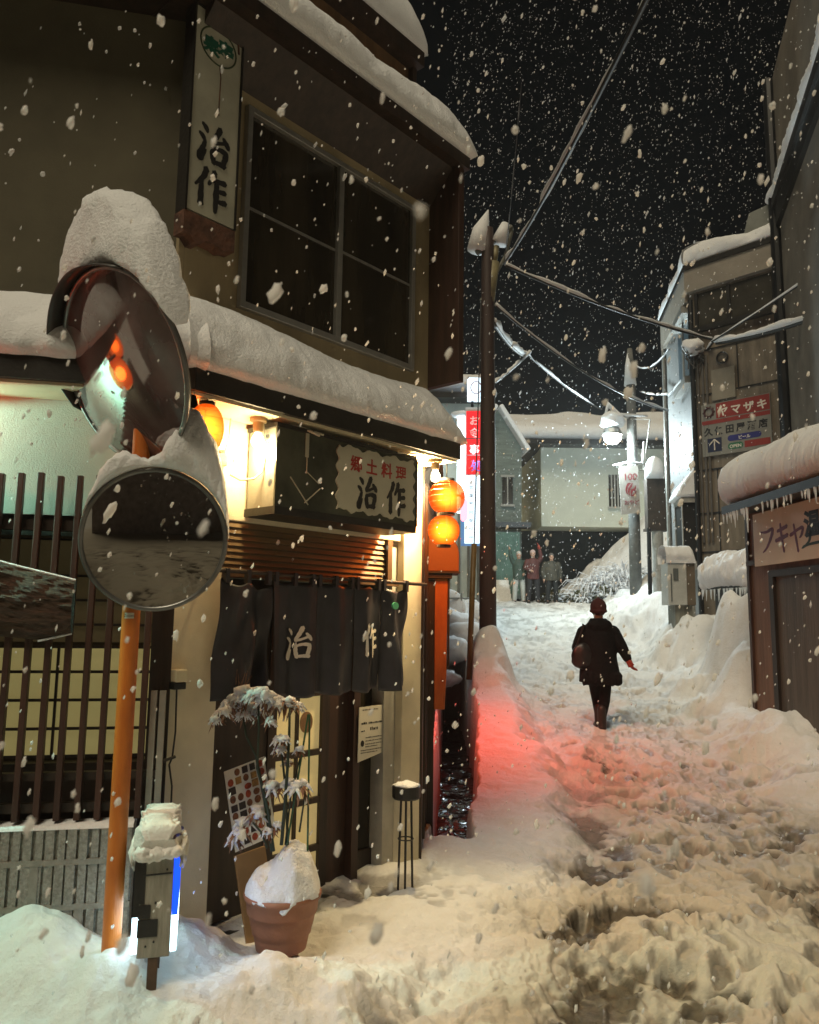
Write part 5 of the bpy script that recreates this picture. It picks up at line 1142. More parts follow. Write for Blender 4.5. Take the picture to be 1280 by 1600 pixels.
wz0_, wz1_ = atY(960, 792, 30).z, atY(960, 742, 30).z; wx0_, wx1_ = atY(951, 760, 30).x, atY(969, 760, 30).x
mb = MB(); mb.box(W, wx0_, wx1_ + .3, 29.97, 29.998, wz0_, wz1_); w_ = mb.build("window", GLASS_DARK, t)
mb = MB()
for i in range(6): x = wx0_ + .08 + i * .12; mb.box(W, x, x + .05, 29.93, 29.969, wz0_, wz1_)
mb.box(W, wx0_ - .06, wx1_ + .36, 29.93, 29.968, wz0_ - .07, wz0_ - .001); mb.build("window_bars", pm("white_bars", (.5, .52, .5), .5, .05, 5, 0), w_)

# darker gabled house to its left
t = thing("grey_gabled_house", (3.6, 27, 2.3), "dim grey gabled house with small window beside the pale house", "building")
g = lambda px, py: atY(px, py, 27.5)
mb = MB(); pts = [g(740, 935), g(815, 935), g(815, 700), g(778, 640), g(740, 690)]; n_ = len(pts); back = [p + Vector((-.4, 5, 0)) for p in pts]
mb.add(pts + back, [tuple(range(n_)), tuple(range(2 * n_ - 1, n_ - 1, -1))] + [(i, (i + 1) % n_, n_ + (i + 1) % n_, n_ + i) for i in range(n_)]); mb.build("wall", pm("dim_grey_boards", (.15, .18, .16), .8, .25, 3, .3, 12, stretch=(1, 1, 5)), t)
mb = MB(); a, b, c_ = g(738, 692), g(778, 638), g(822, 708)
for p, q in ((a, b), (b, c_)):
    d = (p - q).normalized(); nrm = Vector((-d.z, 0, d.x)); nrm = nrm if nrm.z > 0 else -nrm
    mb.hexa([p + Vector((0, -.4, 0)), q + Vector((0, -.4, 0)), q + Vector((-.4, 5, 0)), p + Vector((-.4, 5, 0)), p + nrm * .16 + Vector((0, -.4, 0)), q + nrm * .16 + Vector((0, -.4, 0)), q + nrm * .16 + Vector((-.4, 5, 0)), p + nrm * .16 + Vector((-.4, 5, 0))])
mb.build("roof_snow", SNOW, t, bev=.05)
wa, wb = g(785, 788), g(801, 746)
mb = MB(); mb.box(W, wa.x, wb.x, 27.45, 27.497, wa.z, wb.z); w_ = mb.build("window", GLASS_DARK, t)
mb = MB(); mb.box(W, wa.x - .06, wb.x + .06, 27.43, 27.496, wb.z + .001, wb.z + .08); mb.box(W, wa.x - .06, wb.x + .06, 27.43, 27.496, wa.z - .08, wa.z - .001); mb.box(W, (wa.x + wb.x) / 2 - .02, (wa.x + wb.x) / 2 + .02, 27.43, 27.449, wa.z, wb.z); mb.build("window_trim", CONCRETE, w_)
ca, cb_ = g(775, 822), g(822, 812)
mb = MB(); mb.box(W, g(772, 830).x, g(826, 830).x, 26.9, 27.49, ca.z - .1, ca.z + .08); mb.build("canopy", DARKTRIM, t)
mb = MB(); f0, f1 = atY(772, 890, 26.5), atY(812, 832, 26.5)
mb.box(W, f0.x, f1.x, 26.5, 26.6, f0.z - .8, f1.z)
for i in range(14): x = f0.x + (f1.x - f0.x) * i / 14; mb.box(W, x, x + .02, 26.47, 26.499, f0.z - .8, f1.z)
o = mb.build("corrugated_fence", pm("teal_sheet", (.10, .19, .155), .6, .25, 5, .2, 20), origin=(f0.x, 26.5, 2.2)); tag(o, "teal ribbed sheet fence below the grey gabled house", "fence")
mb = MB(); st0, st1 = atY(772, 935, 25.6), atY(800, 912, 25.6)
for k in range(5): mb.box(W, st0.x, st1.x + .0, 25.6 + k * .2, 25.8 + k * .2, 1.6, st0.z + k * .16)
o = mb.build("stone_steps", SNOW_OLD, origin=(st0.x, 25.6, 2.0)); tag(o, "snow covered steps beside the three people", "steps")

# --- snow laden pampas grass and shrubs on the hill
t = thing("pampas_grass", (7.0, 25.2, 2.4), "sprawling pampas grass bent under blue-white snow on the slope", "grass clump")
mb = MB(); sn = MB(); rr = random.Random(21)
for cx_, cy_, n_, sc in ((6.25, 25.35, 330, 1.0), (7.0, 25.5, 260, .85), (5.75, 25.2, 160, .6)):
    for k in range(n_):
        bx_, by_ = cx_ + rr.gauss(0, .22), cy_ + rr.gauss(0, .15); bz_ = hz(bx_, by_) - .05
        a_ = rr.uniform(0, 6.283); e_ = rr.uniform(.25, 1.35); ln = rr.uniform(.65, 1.35) * sc
        d = Vector((math.cos(a_) * math.cos(e_), math.sin(a_) * math.cos(e_), math.sin(e_)))
        p = Vector((bx_, by_, bz_)); q = p + d * ln * .6; e = q + Vector((d.x * .55, d.y * .55, d.z * .25 - .12)) * ln
        f_ = e + Vector((d.x * .25, d.y * .25, -.22)) * ln
        sn.tube([p + (q - p) * .4, q, e, f_], [.008, .019, .018, .004], 5)
        if k % 3 == 0: mb.tube([p, q + Vector((.01, 0, -.02))], [.010, .007], 4)
        if k % 7 == 0: sn.blob(e, rr.uniform(.035, .085), 1, .35, 2, k, (1.3, 1.2, .7))
mb.build("stalks", pm("straw_green", (.14, .16, .07), .7, .3, 5, 0), t); sn.build("snowy_fronds", SNOW, t, smooth=True)
def shrub(x, y, r, seed, label, ht=1.0):
    z = hz(x, y); t = thing("snowy_shrub", (x, y, z), label, "shrub", "low shrubs along the slope"); rr_ = random.Random(seed); lf = MB(); sn_ = MB()
    for k in range(190):
        d = Vector((rr_.gauss(0, 1), rr_.gauss(0, 1), abs(rr_.gauss(0, 1)))).normalized(); p = Vector((x, y, z)) + Vector((d.x * r, d.y * r, d.z * r * ht)) * rr_.uniform(.3, 1)
        leaf(lf, p, d + Vector((rr_.uniform(-.5, .5), rr_.uniform(-.5, .5), 0)), .17, .045)
        if k % 9 == 0: sn_.blob(p + Vector((0, 0, .05)), rr_.uniform(.05, .10), 1, .3, 2, k, (1.2, 1.2, .6))
    lf.build("leaves", GREENL, t); sn_.build("snow_sprays", SNOW, t, smooth=True)
    m_ = MB(); m_.tube([Vector((x, y, z - .1)), Vector((x, y, z + r * .6))], .03, 6); m_.build("stem", WOOD_BROWN, t)
GREENL = pm("dull_green_leaf", (.075, .085, .03), .6, .4, 6, 0, second=(.16, .15, .06))
shrub(4.6, 25.0, .42, 1, "small shrub between the dark figure and the middle person")
shrub(5.45, 25.0, .45, 2, "shrub just beside the person in the dark coat")
shrub(6.1, 24.8, .40, 3, "low shrub under the near end of the pampas grass")
shrub(7.75, 24.7, .55, 4, "dark evergreen shrub at the far end of the slope", 1.1)
shrub(8.2, 24.9, .5, 6, "dark shrub beside the thin black post", 1.0)

# --- grey corner building on the right
A_ = Vector((atY(1085, 650, 15.2).x, 15.2, 0)); Bc = Vector((atY(1225, 500, 13.9).x, 13.9, 0)); D_ = Vector((atY(1043, 650, 18.05).x, 18.05, 0)); E_ = Bc + Vector((-.87, -3.0, 0))
bt = 8.98
t = thing("corner_building", A_ + Vector((0, 0, .8)), "three storey grey-brown corner building with dark pipes and snow on its roof edge", "building")
FF = Frame(A_, (Bc - A_), ((Bc - A_).y, -(Bc - A_).x, 0)); FW = (Bc - A_).length
if FF.b.dot(CAM - A_) < 0: FF.b = -FF.b
SFr = Frame(A_, (D_ - A_), ((D_ - A_).y, -(D_ - A_).x, 0)); SW = (D_ - A_).length
if SFr.b.dot(CAM - A_) < 0: SFr.b = -SFr.b
GF = Frame(Bc, (E_ - Bc), ((E_ - Bc).y, -(E_ - Bc).x, 0)); GW_ = 4.6
if GF.b.dot(CAM - Bc) < 0: GF.b = -GF.b
BROWNW = pm("brown_grey_cladding", (.17, .14, .105), .8, .42, 2.5, .25, 20, stretch=(3, 3, .5))
mb = MB(); mb.box(FF, 0, FW, -.5, 0, .3, 8.3); mb.build("front_wall", BROWNW, t)
mb = MB(); mb.box(SFr, .012, SW, -.5, 0, .3, 8.2); mb.build("side_wall", pm("pale_metal_siding", (.17, .17, .165), .6, .15, 4, .2, 10, stretch=(5, 5, .4)), t)
mb = MB(); mb.box(GF, .05, GW_, -.5, 0, .3, 12); mb.build("flank_wall", pm("brown_grey_render", (.15, .125, .095), .85, .3, 1.5, .2, 20), t)
mb = MB(); mb.box(FF, -.05, FW, .002, .12, 8.26, bt - .25); mb.box(SFr, .02, SW, .004, .10, 8.1, bt - .25); mb.build("parapet", pm("grey_parapet", (.26, .23, .19), .7, .15, 3, .15, 20), t)
mb = MB(); mb.box(FF, -.06, FW, .0, .15, bt - .248, bt - .14); mb.box(SFr, .0, SW, .0, .13, bt - .249, bt - .141); mb.build("coping", DARKTRIM, t)
mb = MB(); 
snow_roll(mb, FF, -.05, FW, [(-.5, .35 + bt), (-.1, .30 + bt), (.1, .18 + bt), (.16, bt), (.14, bt - .139), (-.5, bt - .139)], 40, .06, 1.6, 3, 0)
snow_roll(mb, SFr, -.05, SW, [(-.5, .35 + bt), (-.1, .28 + bt), (.1, .16 + bt), (.15, bt), (.12, bt - .139), (-.5, bt - .139)], 40, .05, 1.6, 7, .2)
mb.build("roof_snow", SNOW, t, smooth=True)
# windows of the top floor on the front
mb = MB(); mb.box(FF, .18, FW - .12, .005, .03, 7.48, 8.2); w_ = mb.build("top_window", pm("dim_window", (.055, .05, .04), .25, .4, 1.5, .05, 5), t)
mb = MB()
for x in (.12, .78, FW - .16): mb.box(FF, x, x + .06, .031, .07, 7.48, 8.2)
mb.box(FF, .10, FW - .08, .031, .13, 7.38, 7.479); mb.build("window_frame", DARKTRIM, w_)
mb = MB(); 
for z in (3.0, 3.75, 4.6, 6.1, 7.0): mb.box(FF, .04, FW - .1, .003, .018, z, z + .025)
mb.box(FF, .42, .44, .003, .018, 2.4, 4.6); mb.box(FF, .90, .92, .0035, .018, 6.126, 7.0); mb.build("cladding_joint", DARKTRIM, t)
mb = MB(); mb.box(FF, .40, .86, .004, .05, 5.95, 6.56); mb.build("vent_panel", pm("pale_panel", (.24, .21, .16), .7, .15, 4, .1), t)
mb = MB(); c_ = FF.moved(.62, .022, 6.78); mb.tube([c_(.11 * math.cos(a), 0, .11 * math.sin(a)) for a in np.linspace(0, 6.283, 21)], .014, 6, False); mb.build("round_vent_rim", DARKTRIM, t)
mb = MB(); mb.tube([FF(FW - .02, .09, .5), FF(FW - .02, .09, 12)], .11, 10); mb.build("downpipe", BLACKMET, t)
mb = MB(); mb.tube([FF(.03, .06, .6), FF(.03, .06, 8.1)], .05, 8); mb.build("corner_pipe", BLACKMET, t)
mb = MB(); mb.tube([SFr(SW - .03, .05, 1.2), SFr(SW - .03, .05, 9)], .05, 8); mb.build("edge_pipe", ALU, t)
# flank: tall snowy parapet edge
mb = MB(); mb.box(GF, .0, GW_, .0, .13, 9.35, 9.55); mb.box(GF, .0, GW_, .002, .08, 9.0, 9.349)
mb.build("flank_coping", DARKTRIM, t)
mb = MB(); snow_roll(mb, GF, -.1, GW_, [(-.5, 9.95), (0, 9.9), (.13, 9.8), (.19, 9.68), (.15, 9.552), (-.5, 9.552)], 80, .04, 2.2, 12, 0, 0.0, .025); mb.build("flank_snow", SNOW, t, smooth=True)
mb = MB(); p0_, p1_ = FF(FW - .45, .05, bt + .15), FF(FW + .0, .05, bt + .85)
mb.hexa([FF(FW - .75, .0, bt - .12), FF(FW + .05, .0, bt + .05), FF(FW + .05, -.4, bt + .05), FF(FW - .75, -.4, bt - .12), FF(FW - .55, .0, bt + .55), FF(FW + .05, .0, bt + .62), FF(FW + .05, -.4, bt + .62), FF(FW - .55, -.4, bt + .55)]); mb.build("roof_box", pm("grey_roof_box", (.20, .21, .19), .6, .2, 3, .1), t, bev=.02)
# upper side windows and the small bay window lower down on the street side
mb = MB(); mb.box(SFr, .15, 1.2, .003, .03, 6.6, 7.9); w_ = mb.build("side_window", pm("blue_grey_window", (.06, .09, .11), .3, .3, 3, .05), t)
mb = MB(); mb.box(SFr, .10, 1.3, .0, .16, 7.91, 8.05); mb.box(SFr, .10, 1.3, .0, .14, 6.45, 6.59); mb.box(SFr, .62, .68, .031, .06, 6.6, 7.9); mb.build("window_frame", ALU, w_)
mb = MB(); mb.box(SFr, .05, .75, .0, .28, 2.85, 4.0); bay = mb.build("bay_window", pm("dark_bay", (.02, .02, .02), .4, .3, 3, .1), t)
mb = MB(); mb.box(SFr, .0, .80, .0, .31, 2.70, 2.849); mb.box(SFr, .0, .80, .0, .31, 4.001, 4.1); mb.box(SFr, .0, .06, .281, .30, 2.85, 4.0); mb.box(SFr, .74, .80, .281, .30, 2.85, 4.0); mb.build("bay_frame", CONCRETE, bay)
mb = MB(); mb.hexa([SFr(-.05, .0, 4.101), SFr(.9, .0, 4.101), SFr(.9, .42, 4.101), SFr(-.05, .42, 4.101), SFr(-.05, .0, 4.75), SFr(.9, .0, 4.6), SFr(.85, .3, 4.35), SFr(0, .3, 4.35)]); mb.build("bay_snow", SNOW, bay, bev=.06)

# wall mounted bundle of bracket and cable ends
t = thing("cable_bracket", FF(.15, .1, 6.9), "tangle of cable ends and bracket under a snow lump on the corner building", "bracket")
mb = MB(); rr = random.Random(8); c0_ = FF(.13, .16, 6.95)
mb.tube([FF(.05, .0, 7.0), FF(.12, .2, 7.0), FF(.3, .22, 7.0)], .03, 6)
for k in range(16):
    p = c0_ + Vector((rr.uniform(-.15, .2), rr.uniform(-.05, .1), rr.uniform(-.1, .1))); mb.tube([p, p + Vector((rr.uniform(-.15, .15), 0, rr.uniform(-.1, .1))), p + Vector((rr.uniform(-.15, .15), 0, rr.uniform(-.35, .0)))], .012, 5)
for x in (.12, .22, .30): mb.tube([FF(x, .03, 6.9), FF(x, .03, 3.2)], .022, 6)
mb.build("wires", pm("grey_wires", (.10, .09, .08), .6, .3, 8, 0), t)
mb = MB(); mb.blob(c0_ + Vector((-.02, 0, .14)), .19, 3, .25, 2, 6, (1.1, .9, .9)); mb.build("snow_lump", SNOW, t, smooth=True)

# direction sign of the liquor shop
s_, z_ = FF.at(1095, 634, .06); s2_, z2_ = FF.at(1207, 700, .06)
t = thing("shop_direction_sign", FF((s_ + s2_) / 2, .03, (z_ + z2_) / 2), "red and white shop sign with gear mark and arrow on the grey corner building", "sign")
sw_ = s2_ - s_; sh_ = z_ - z2_ - .02; zt_ = z_ + .0; zb2 = zt_ - sh_; z2_ = zb2
mb = MB(); mb.box(FF, s_, s2_, .02, .05, zb2, zt_); mb.build("board", pm("dirty_white_board", (.22, .21, .18), .6, .15, 4, .05), t)
RED = pm("faded_red_paint", (.26, .030, .022), .55, .15, 5, .05)
mb = MB(); mb.box(FF, s_ + sw_ * .225, s2_ - .01, .051, .054, zt_ - sh_ * .30, zt_ - .015); mb.build("red_field", RED, t)
mb = MB(); mb.box(FF, s_ + .01, s2_ - .01, .0512, .0542, zt_ - sh_ * .395, zt_ - sh_ * .32); mb.build("red_stripe", RED, t)
mb = MB(); gc = FF.moved(s_ + sw_ * .115, .055, zt_ - sh_ * .16); gr = sh_ * .085
mb.tube([gc(gr * math.cos(a), 0, gr * math.sin(a)) for a in np.linspace(0, 6.283, 21)], gr * .22, 6, False)
for k in range(10): a = k * .6283; mb.box(Frame(gc(gr * 1.25 * math.cos(a), 0, gr * 1.25 * math.sin(a)), gc.a, gc.b), -gr * .16, gr * .16, -.002, .002, -gr * .16, gr * .16)
mb.build("gear_mark", pm("dark_mark", (.06, .015, .015), .6, .1, 5, 0), t)
mb = MB()
for k, ch in enumerate("ヤマザキ"): text_mesh(mb, ch, FF, s_ + sw_ * (.33 + k * .185), zt_ - sh_ * .255, sh_ * .20, .056, .002, 'CENTER', .006)
mb.build("white_lettering", WHITEINK, t)
mb = MB()
for k, ch in enumerate("久保田屋酒店"): mb = MB(); text_mesh(mb, ch, FF, s_ + sw_ * (.10 + k * .158), zt_ - sh_ * .60, sh_ * .17, .054, .002, 'CENTER', .005); mb.build("black_character", INK, t)
mb = MB(); mb.box(FF, s_ + sw_ * .08, s_ + sw_ * .29, .051, .054, zb2 + sh_ * .07, zb2 + sh_ * .33); mb.build("arrow_field", pm("navy_paint", (.015, .018, .05), .5, .2, 5, 0), t)
mb = MB(); ac = s_ + sw_ * .185; az_ = zb2 + sh_ * .10
mb.tube([FF(ac, .056, az_), FF(ac, .056, az_ + sh_ * .20)], .014, 5); mb.tube([FF(ac - sw_ * .075, .056, az_ + sh_ * .11), FF(ac, .056, az_ + sh_ * .205)], .013, 5); mb.tube([FF(ac + sw_ * .075, .056, az_ + sh_ * .11), FF(ac, .056, az_ + sh_ * .205)], .013, 5); mb.build("arrow", WHITEINK, t)
def pill(x0, x1, z0, z1, m, nm):
    r = (z1 - z0) / 2; pl = [(x0 + r + r * math.cos(a), z0 + r + r * math.sin(a)) for a in np.linspace(math.pi / 2, 1.5 * math.pi, 9)] + [(x1 - r + r * math.cos(a), z0 + r + r * math.sin(a)) for a in np.linspace(-math.pi / 2, math.pi / 2, 9)]
    m_ = MB(); m_.prism(FF, pl, .051, .054); m_.build(nm, m, t)
pill(s_ + sw_ * .38, s_ + sw_ * .86, zb2 + sh_ * .225, zb2 + sh_ * .335, pm("violet_blue_paint", (.03, .03, .16), .5, .1, 5, 0), "blue_pill")
pill(s_ + sw_ * .38, s_ + sw_ * .60, zb2 + sh_ * .07, zb2 + sh_ * .19, pm("green_paint", (.03, .14, .07), .5, .1, 5, 0), "green_pill")
mb = MB(); mb.box(FF, s_ + sw_ * .62, s2_ - .03, .051, .054, zb2 + sh_ * .07, zb2 + sh_ * .19); mb.build("red_patch", RED, t)
mb = MB(); text_mesh(mb, "ビール", FF, s_ + sw_ * .62, zb2 + sh_ * .245, sh_ * .075, .056, .001, 'CENTER', .002); mb.build("small_lettering", WHITEINK, t); mb = MB(); text_mesh(mb, "OPEN", FF, s_ + sw_ * .49, zb2 + sh_ * .095, sh_ * .085, .056, .001, 'CENTER', .002); mb.build("small_lettering", WHITEINK, t)

# meter cabinet with snow
m0, m1 = atY(1045, 945, 14.4), atY(1081, 880, 14.4)
t = thing("meter_cabinet", (m0.x, 14.4, m0.z), "white meter cabinet with thick snow on top at the foot of the corner building", "cabinet")
mb = MB(); mb.box(W, m0.x, m1.x - .10, 14.4, 14.8, m0.z, m1.z); mb.build("cabinet", pm("white_cabinet_paint", (.46, .47, .45), .5, .12, 5, .1), t, bev=.01)
mb = MB(); mb.box(W, m1.x - .098, m1.x + .06, 14.42, 14.8, m0.z, m1.z); mb.build("side", pm("brown_cabinet_side", (.14, .11, .08), .7, .2, 5, .1), t)
mb = MB(); cx0 = m0.x
mb.box(W, cx0 + .10, cx0 + .19, 14.385, 14.399, m1.z - .32, m1.z - .10); mb.box(W, cx0 + .05, cx0 + .07, 14.387, 14.399, m0.z + .06, m1.z - .2); mb.build("dark_label", pm("grey_label", (.10, .11, .11), .6, .2, 8, 0), t)
mb = MB(); nn_ = 16; snow_roll(mb, Frame((m0.x - .03, 14.62, m1.z), (1, 0, 0), (0, -1, 0)), -.0, m1.x - m0.x + .10, [(-.24, .001), (-.27, .14), (-.18, .27), (.0, .31), (.18, .27), (.26, .14), (.24, .001)], 40, .02, 3, 5, .08); mb.build("snow_cap", SNOW, t, smooth=True)
mb = MB(); q0_, q1_ = atY(1057, 1010, 14.5), atY(1086, 946, 14.5); mb.box(W, q0_.x, q1_.x, 14.5, 14.9, q0_.z - .6, m0.z - .001); mb.build("base", pm("stained_concrete", (.20, .20, .17), .85, .3, 6, .3, 20, stretch=(3, 3, .5)), t)
mb = MB(); mb.tube([Vector((m1.x - .0, 14.38, m0.z - .02)), Vector((m1.x + .0, 14.36, m0.z - .2)), Vector((m1.x - .06, 14.36, m0.z - .3)), Vector((m0.x + .06, 14.42, m0.z - .5))], .03, 8); mb.build("pipe", pm("grey_pipe", (.22, .22, .2), .5, .2, 8, 0), t)

# snow loaded lean-to canopy with icicles
ca, cb_ = atY(1102, 920, 12.9), atY(1178, 920, 11.6)
t = thing("lean_to_canopy", ca, "low canopy with drooping snow and icicles between cabinet and red-brown shack", "canopy")
CFr = Frame(ca, (cb_ - ca), ((cb_ - ca).y, -(cb_ - ca).x, 0)); CFr.a = Vector((cb_.x - ca.x, cb_.y - ca.y, 0)).normalized(); CFr.b = Vector((CFr.a.y, -CFr.a.x, 0))
if CFr.b.dot(CAM - ca) < 0: CFr.b = -CFr.b
cl_ = Vector((cb_.x - ca.x, cb_.y - ca.y, 0)).length
mb = MB(); mb.box(CFr, 0, cl_, -.7, .0, -.02, .06); mb.box(CFr, .2, cl_, -.6, -.05, -.5, -.021); mb.build("roof", DARKTRIM, t)
mb = MB(); snow_roll(mb, CFr, -.05, cl_ + .1, [(-.7, .55), (-.3, .55), (-.05, .48), (.08, .32), (.10, .14), (.04, -.06), (-.1, .061), (-.7, .061)], 90, .09, 3.2, 5, .0, 0.0, .03); mb.build("roof_snow", SNOW, t, smooth=True)
ICE = pm("ice", (.7, .76, .8), .08, .05, 8, .05, 30, spec=.8)
mb = MB(); rr = random.Random(6)
for k in range(26): x = cl_ * rr.random(); l_ = rr.uniform(.05, .22); mb.tube([CFr(x, .05, -.02), CFr(x, .055, -.02 - l_)], [.016, .002], 5)
mb.build("icicle_fringe", ICE, t)

# --- red-brown shack at right with its sign board
KX = 4.32
KF = Frame((KX, 10.0, 0), (.045, -1, 0), (-1, -.045, 0))     # along towards the camera, outward to the street
t = thing("red_brown_shack", (KX, 10, .4), "red-brown boarded shack with dark sliding door and heavy snow on its roof", "building")
mb = MB(); mb.box(KF, -.0, 2.9, -2.5, 0, -.2, 3.3)
for i in range(12): pass
mb.build("wall", pm("red_brown_boards", (.16, .082, .050), .65, .35, 2.5, .35, 12, stretch=(3, 3, .35)), t)
mb = MB(); mb.box(KF, .0, .06, .001, .03, -.2, 3.2); mb.box(KF, .0, 2.9, .001, .035, 2.38, 2.44); mb.build("corner_post", WOOD_RED, t)
dx0, dz1 = KF.at(1206, 892, .02); 
mb = MB(); mb.box(KF, dx0 + .07, 2.8, .002, .012, .1, dz1 - .06); dr = mb.build("door", pm("dark_worn_door", (.105, .085, .068), .55, .4, 2, .35, 8, stretch=(4, 4, .4)), t)
mb = MB(); mb.box(KF, dx0 - .03, dx0 + .069, .001, .05, .1, dz1); mb.box(KF, dx0 + .07, 2.8, .013, .05, dz1 - .075, dz1); mb.build("door_frame", WOOD_DARK, dr)
mb = MB(); mb.box(KF, -.05, 2.9, -2.5, .30, 3.04, 3.14); mb.build("roof", DARKTRIM, t)
mb = MB(); snow_roll(mb, KF, 2.9, -.10, [(-2.5, 3.95), (-.6, 3.92), (-.05, 3.86), (.22, 3.72), (.34, 3.48), (.36, 3.25), (.31, 3.142), (-2.5, 3.142)], 160, .035, 1.4, 31, 0, 0.0, .022)
mb.build("roof_snow", SNOW, t, smooth=True)
mb = MB(); rr = random.Random(9)
for k in range(40):
    x = rr.uniform(-.03, 2.7); l_ = rr.choice((.05, .08, .12, .16, .1)) * rr.uniform(.6, 1.2); mb.tube([KF(x, .29, 3.045), KF(x, .292, 3.02 - l_ * .5), KF(x, .292, 3.02 - l_)], [.014, .009, .002], 5)
mb.tube([KF(.62, .29, 3.045), KF(.62, .29, 2.74)], [.018, .006], 6)
mb.build("icicle_fringe", ICE, t)
bs0, bz0_ = KF.at(1181, 888, .05); bs1, bz1_ = KF.at(1181, 800, .05)
t = thing("shack_sign_board", KF(1.2, .04, 2.7), "pale orange sign board with violet and black brush letters on the shack", "sign")
zb_, zt_ = bz0_ + .02, 3.0
mb = MB(); mb.box(KF, bs0, 2.75, .036, .06, zb_, zt_); mb.build("board", pm("pale_salmon_board", (.70, .58, .44), .6, .10, 1.5, .05), t)
VIO = pm("violet_brush_paint", (.15, .045, .085), .6, .2, 6, 0)
KA = [([(.05, .92), (.5, .88), (.92, .95), (.8, .6), (.5, .2), (.2, .0)], [.05, .10, .13, .14, .10, .04])]
KI = [([(.2, .74), (.5, .78), (.95, .86)], [.10, .12, .13]), ([(.05, .38), (.5, .44), (.98, .52)], [.12, .13, .13]), ([(.45, 1.0), (.52, .5), (.66, -.1)], [.10, .13, .10])]
YA = [([(.05, .56), (.2, .6), (.6, .74), (.95, .78), (.85, .5), (.7, .38)], [.14, .13, .10, .13, .12, .05]), ([(.32, 1.0), (.42, .5), (.56, -.2)], [.09, .11, .10])]
mb = MB(); bh_ = zt_ - zb_
def kx(px): return KF.at(px, 830, .06)[0]
for st_, xa_, xb_, za_, zc_ in ((KA, 1187, 1209, .24, .66), (KI, 1211, 1231, .24, .70), (YA, 1234, 1256, .24, .64)):
    x0_, x1_ = kx(xa_), kx(xb_); brush(mb, st_, KF, x0_, zb_ + bh_ * za_, x1_ - x0_, bh_ * (zc_ - za_), .063, .002)
mb.build("violet_lettering", VIO, t)
mb = MB(); text_mesh(mb, "温", KF, kx(1270), zb_ + bh_ * .42, bh_ * .46, .063, .002, 'CENTER', .012, 1.1); mb.build("black_character", INK, t); mb = MB(); text_mesh(mb, "泉", KF, kx(1270) + .72, zb_ + bh_ * .42, bh_ * .46, .063, .002, 'CENTER', .012, 1.1); mb.build("black_character", INK, t)
mb = MB(); brush(mb, [([(.0, .0), (.10, .22), (.12, .55)], [.03, .03, .02]), ([(.0, .0), (.1, .1), (.5, .13), (1, .16)], [.02, .07, .08, .08])], KF, kx(1253), zb_ + bh_ * .20, 1.4, bh_ * .5, .063, .002); mb.build("green_brush_line", pm("dark_green_paint", (.02, .045, .035), .6, .2, 6, 0), t)

# buildings on the near side of the street, seen only in the mirrors
for nm, x0, x1, y0, y1, h_, lb in (("opposite_building", -11, -5.2, -6, 2.6, 6.5, "dark building across the side street that the upper mirror faces"), ("opposite_building", -5, 7, -16, -11, 6.0, "dark building behind the viewer that the lower mirror faces")):
    t = thing(nm, ((x0 + x1) / 2, (y0 + y1) / 2, 0), lb, "building")
    mb = MB(); mb.box(W, x0, x1, y0, y1, -.3, h_); mb.build("wall", pm("brown_dark_siding", (.34, .28, .26), .8, .3, 2, .3, 10), t)
    mb = MB(); mb.box(W, x0 - .3, x1 + .3, y0 - .3, y1 + .3, h_, h_ + .5); mb.build("roof_snow", SNOW, t, bev=.15)

# ================================================================== people
def fused(mb, name, mat, parent, voxel=.012, smooth=2):
    o = mb.build(name, mat, parent, fixn=True)
    md = o.modifiers.new("remesh", 'REMESH'); md.mode = 'VOXEL'; md.voxel_size = voxel; md.use_smooth_shade = True
    sm = o.modifiers.new("smooth", 'SMOOTH'); sm.iterations = smooth; sm.factor = .5
    return baked(o)
def limb(mb, pts, rad, n=14, steps=5):
    """tapered limb through the joints, with a rounded course"""
    P = [Vector(p) for p in pts]; out = []; rr_ = []
    for i in range(len(P) - 1):
        p0, p1, p2, p3 = P[max(i - 1, 0)], P[i], P[i + 1], P[min(i + 2, len(P) - 1)]
        for t in np.linspace(0, 1, steps + 1)[:-1]:
            out.append(.5 * ((2 * p1) + (p2 - p0) * t * .6 + (2 * p0 - 5 * p1 + 4 * p2 - p3) * 0 * t + (p2 - p1) * (2 * t - .6 * t) ) if False else p1.lerp(p2, t)); rr_.append(rad[i] * (1 - t) + rad[i + 1] * t)
    out.append(P[-1]); rr_.append(rad[-1]); mb.tube(out, rr_, n)
    for p, r in zip(P, rad): mb.blob(p, r * .99, 2, 0)
    return mb
def loft(mb, sections, n=24):
    """stacked elliptical sections: (centre, half width x, half depth y)"""
    V = []; F = []
    for c, a, b in sections:
        for j in range(n): t_ = 2 * math.pi * j / n; V.append(Vector(c) + Vector((a * math.cos(t_), b * math.sin(t_), 0)))
    k = len(sections)
    for i in range(k - 1):
        for j in range(n): F.append((i * n + j, i * n + (j + 1) % n, (i + 1) * n + (j + 1) % n, (i + 1) * n + j))
    F.append(tuple(range(n - 1, -1, -1))); F.append(tuple(range((k - 1) * n, k * n))); mb.add(V, F); return mb
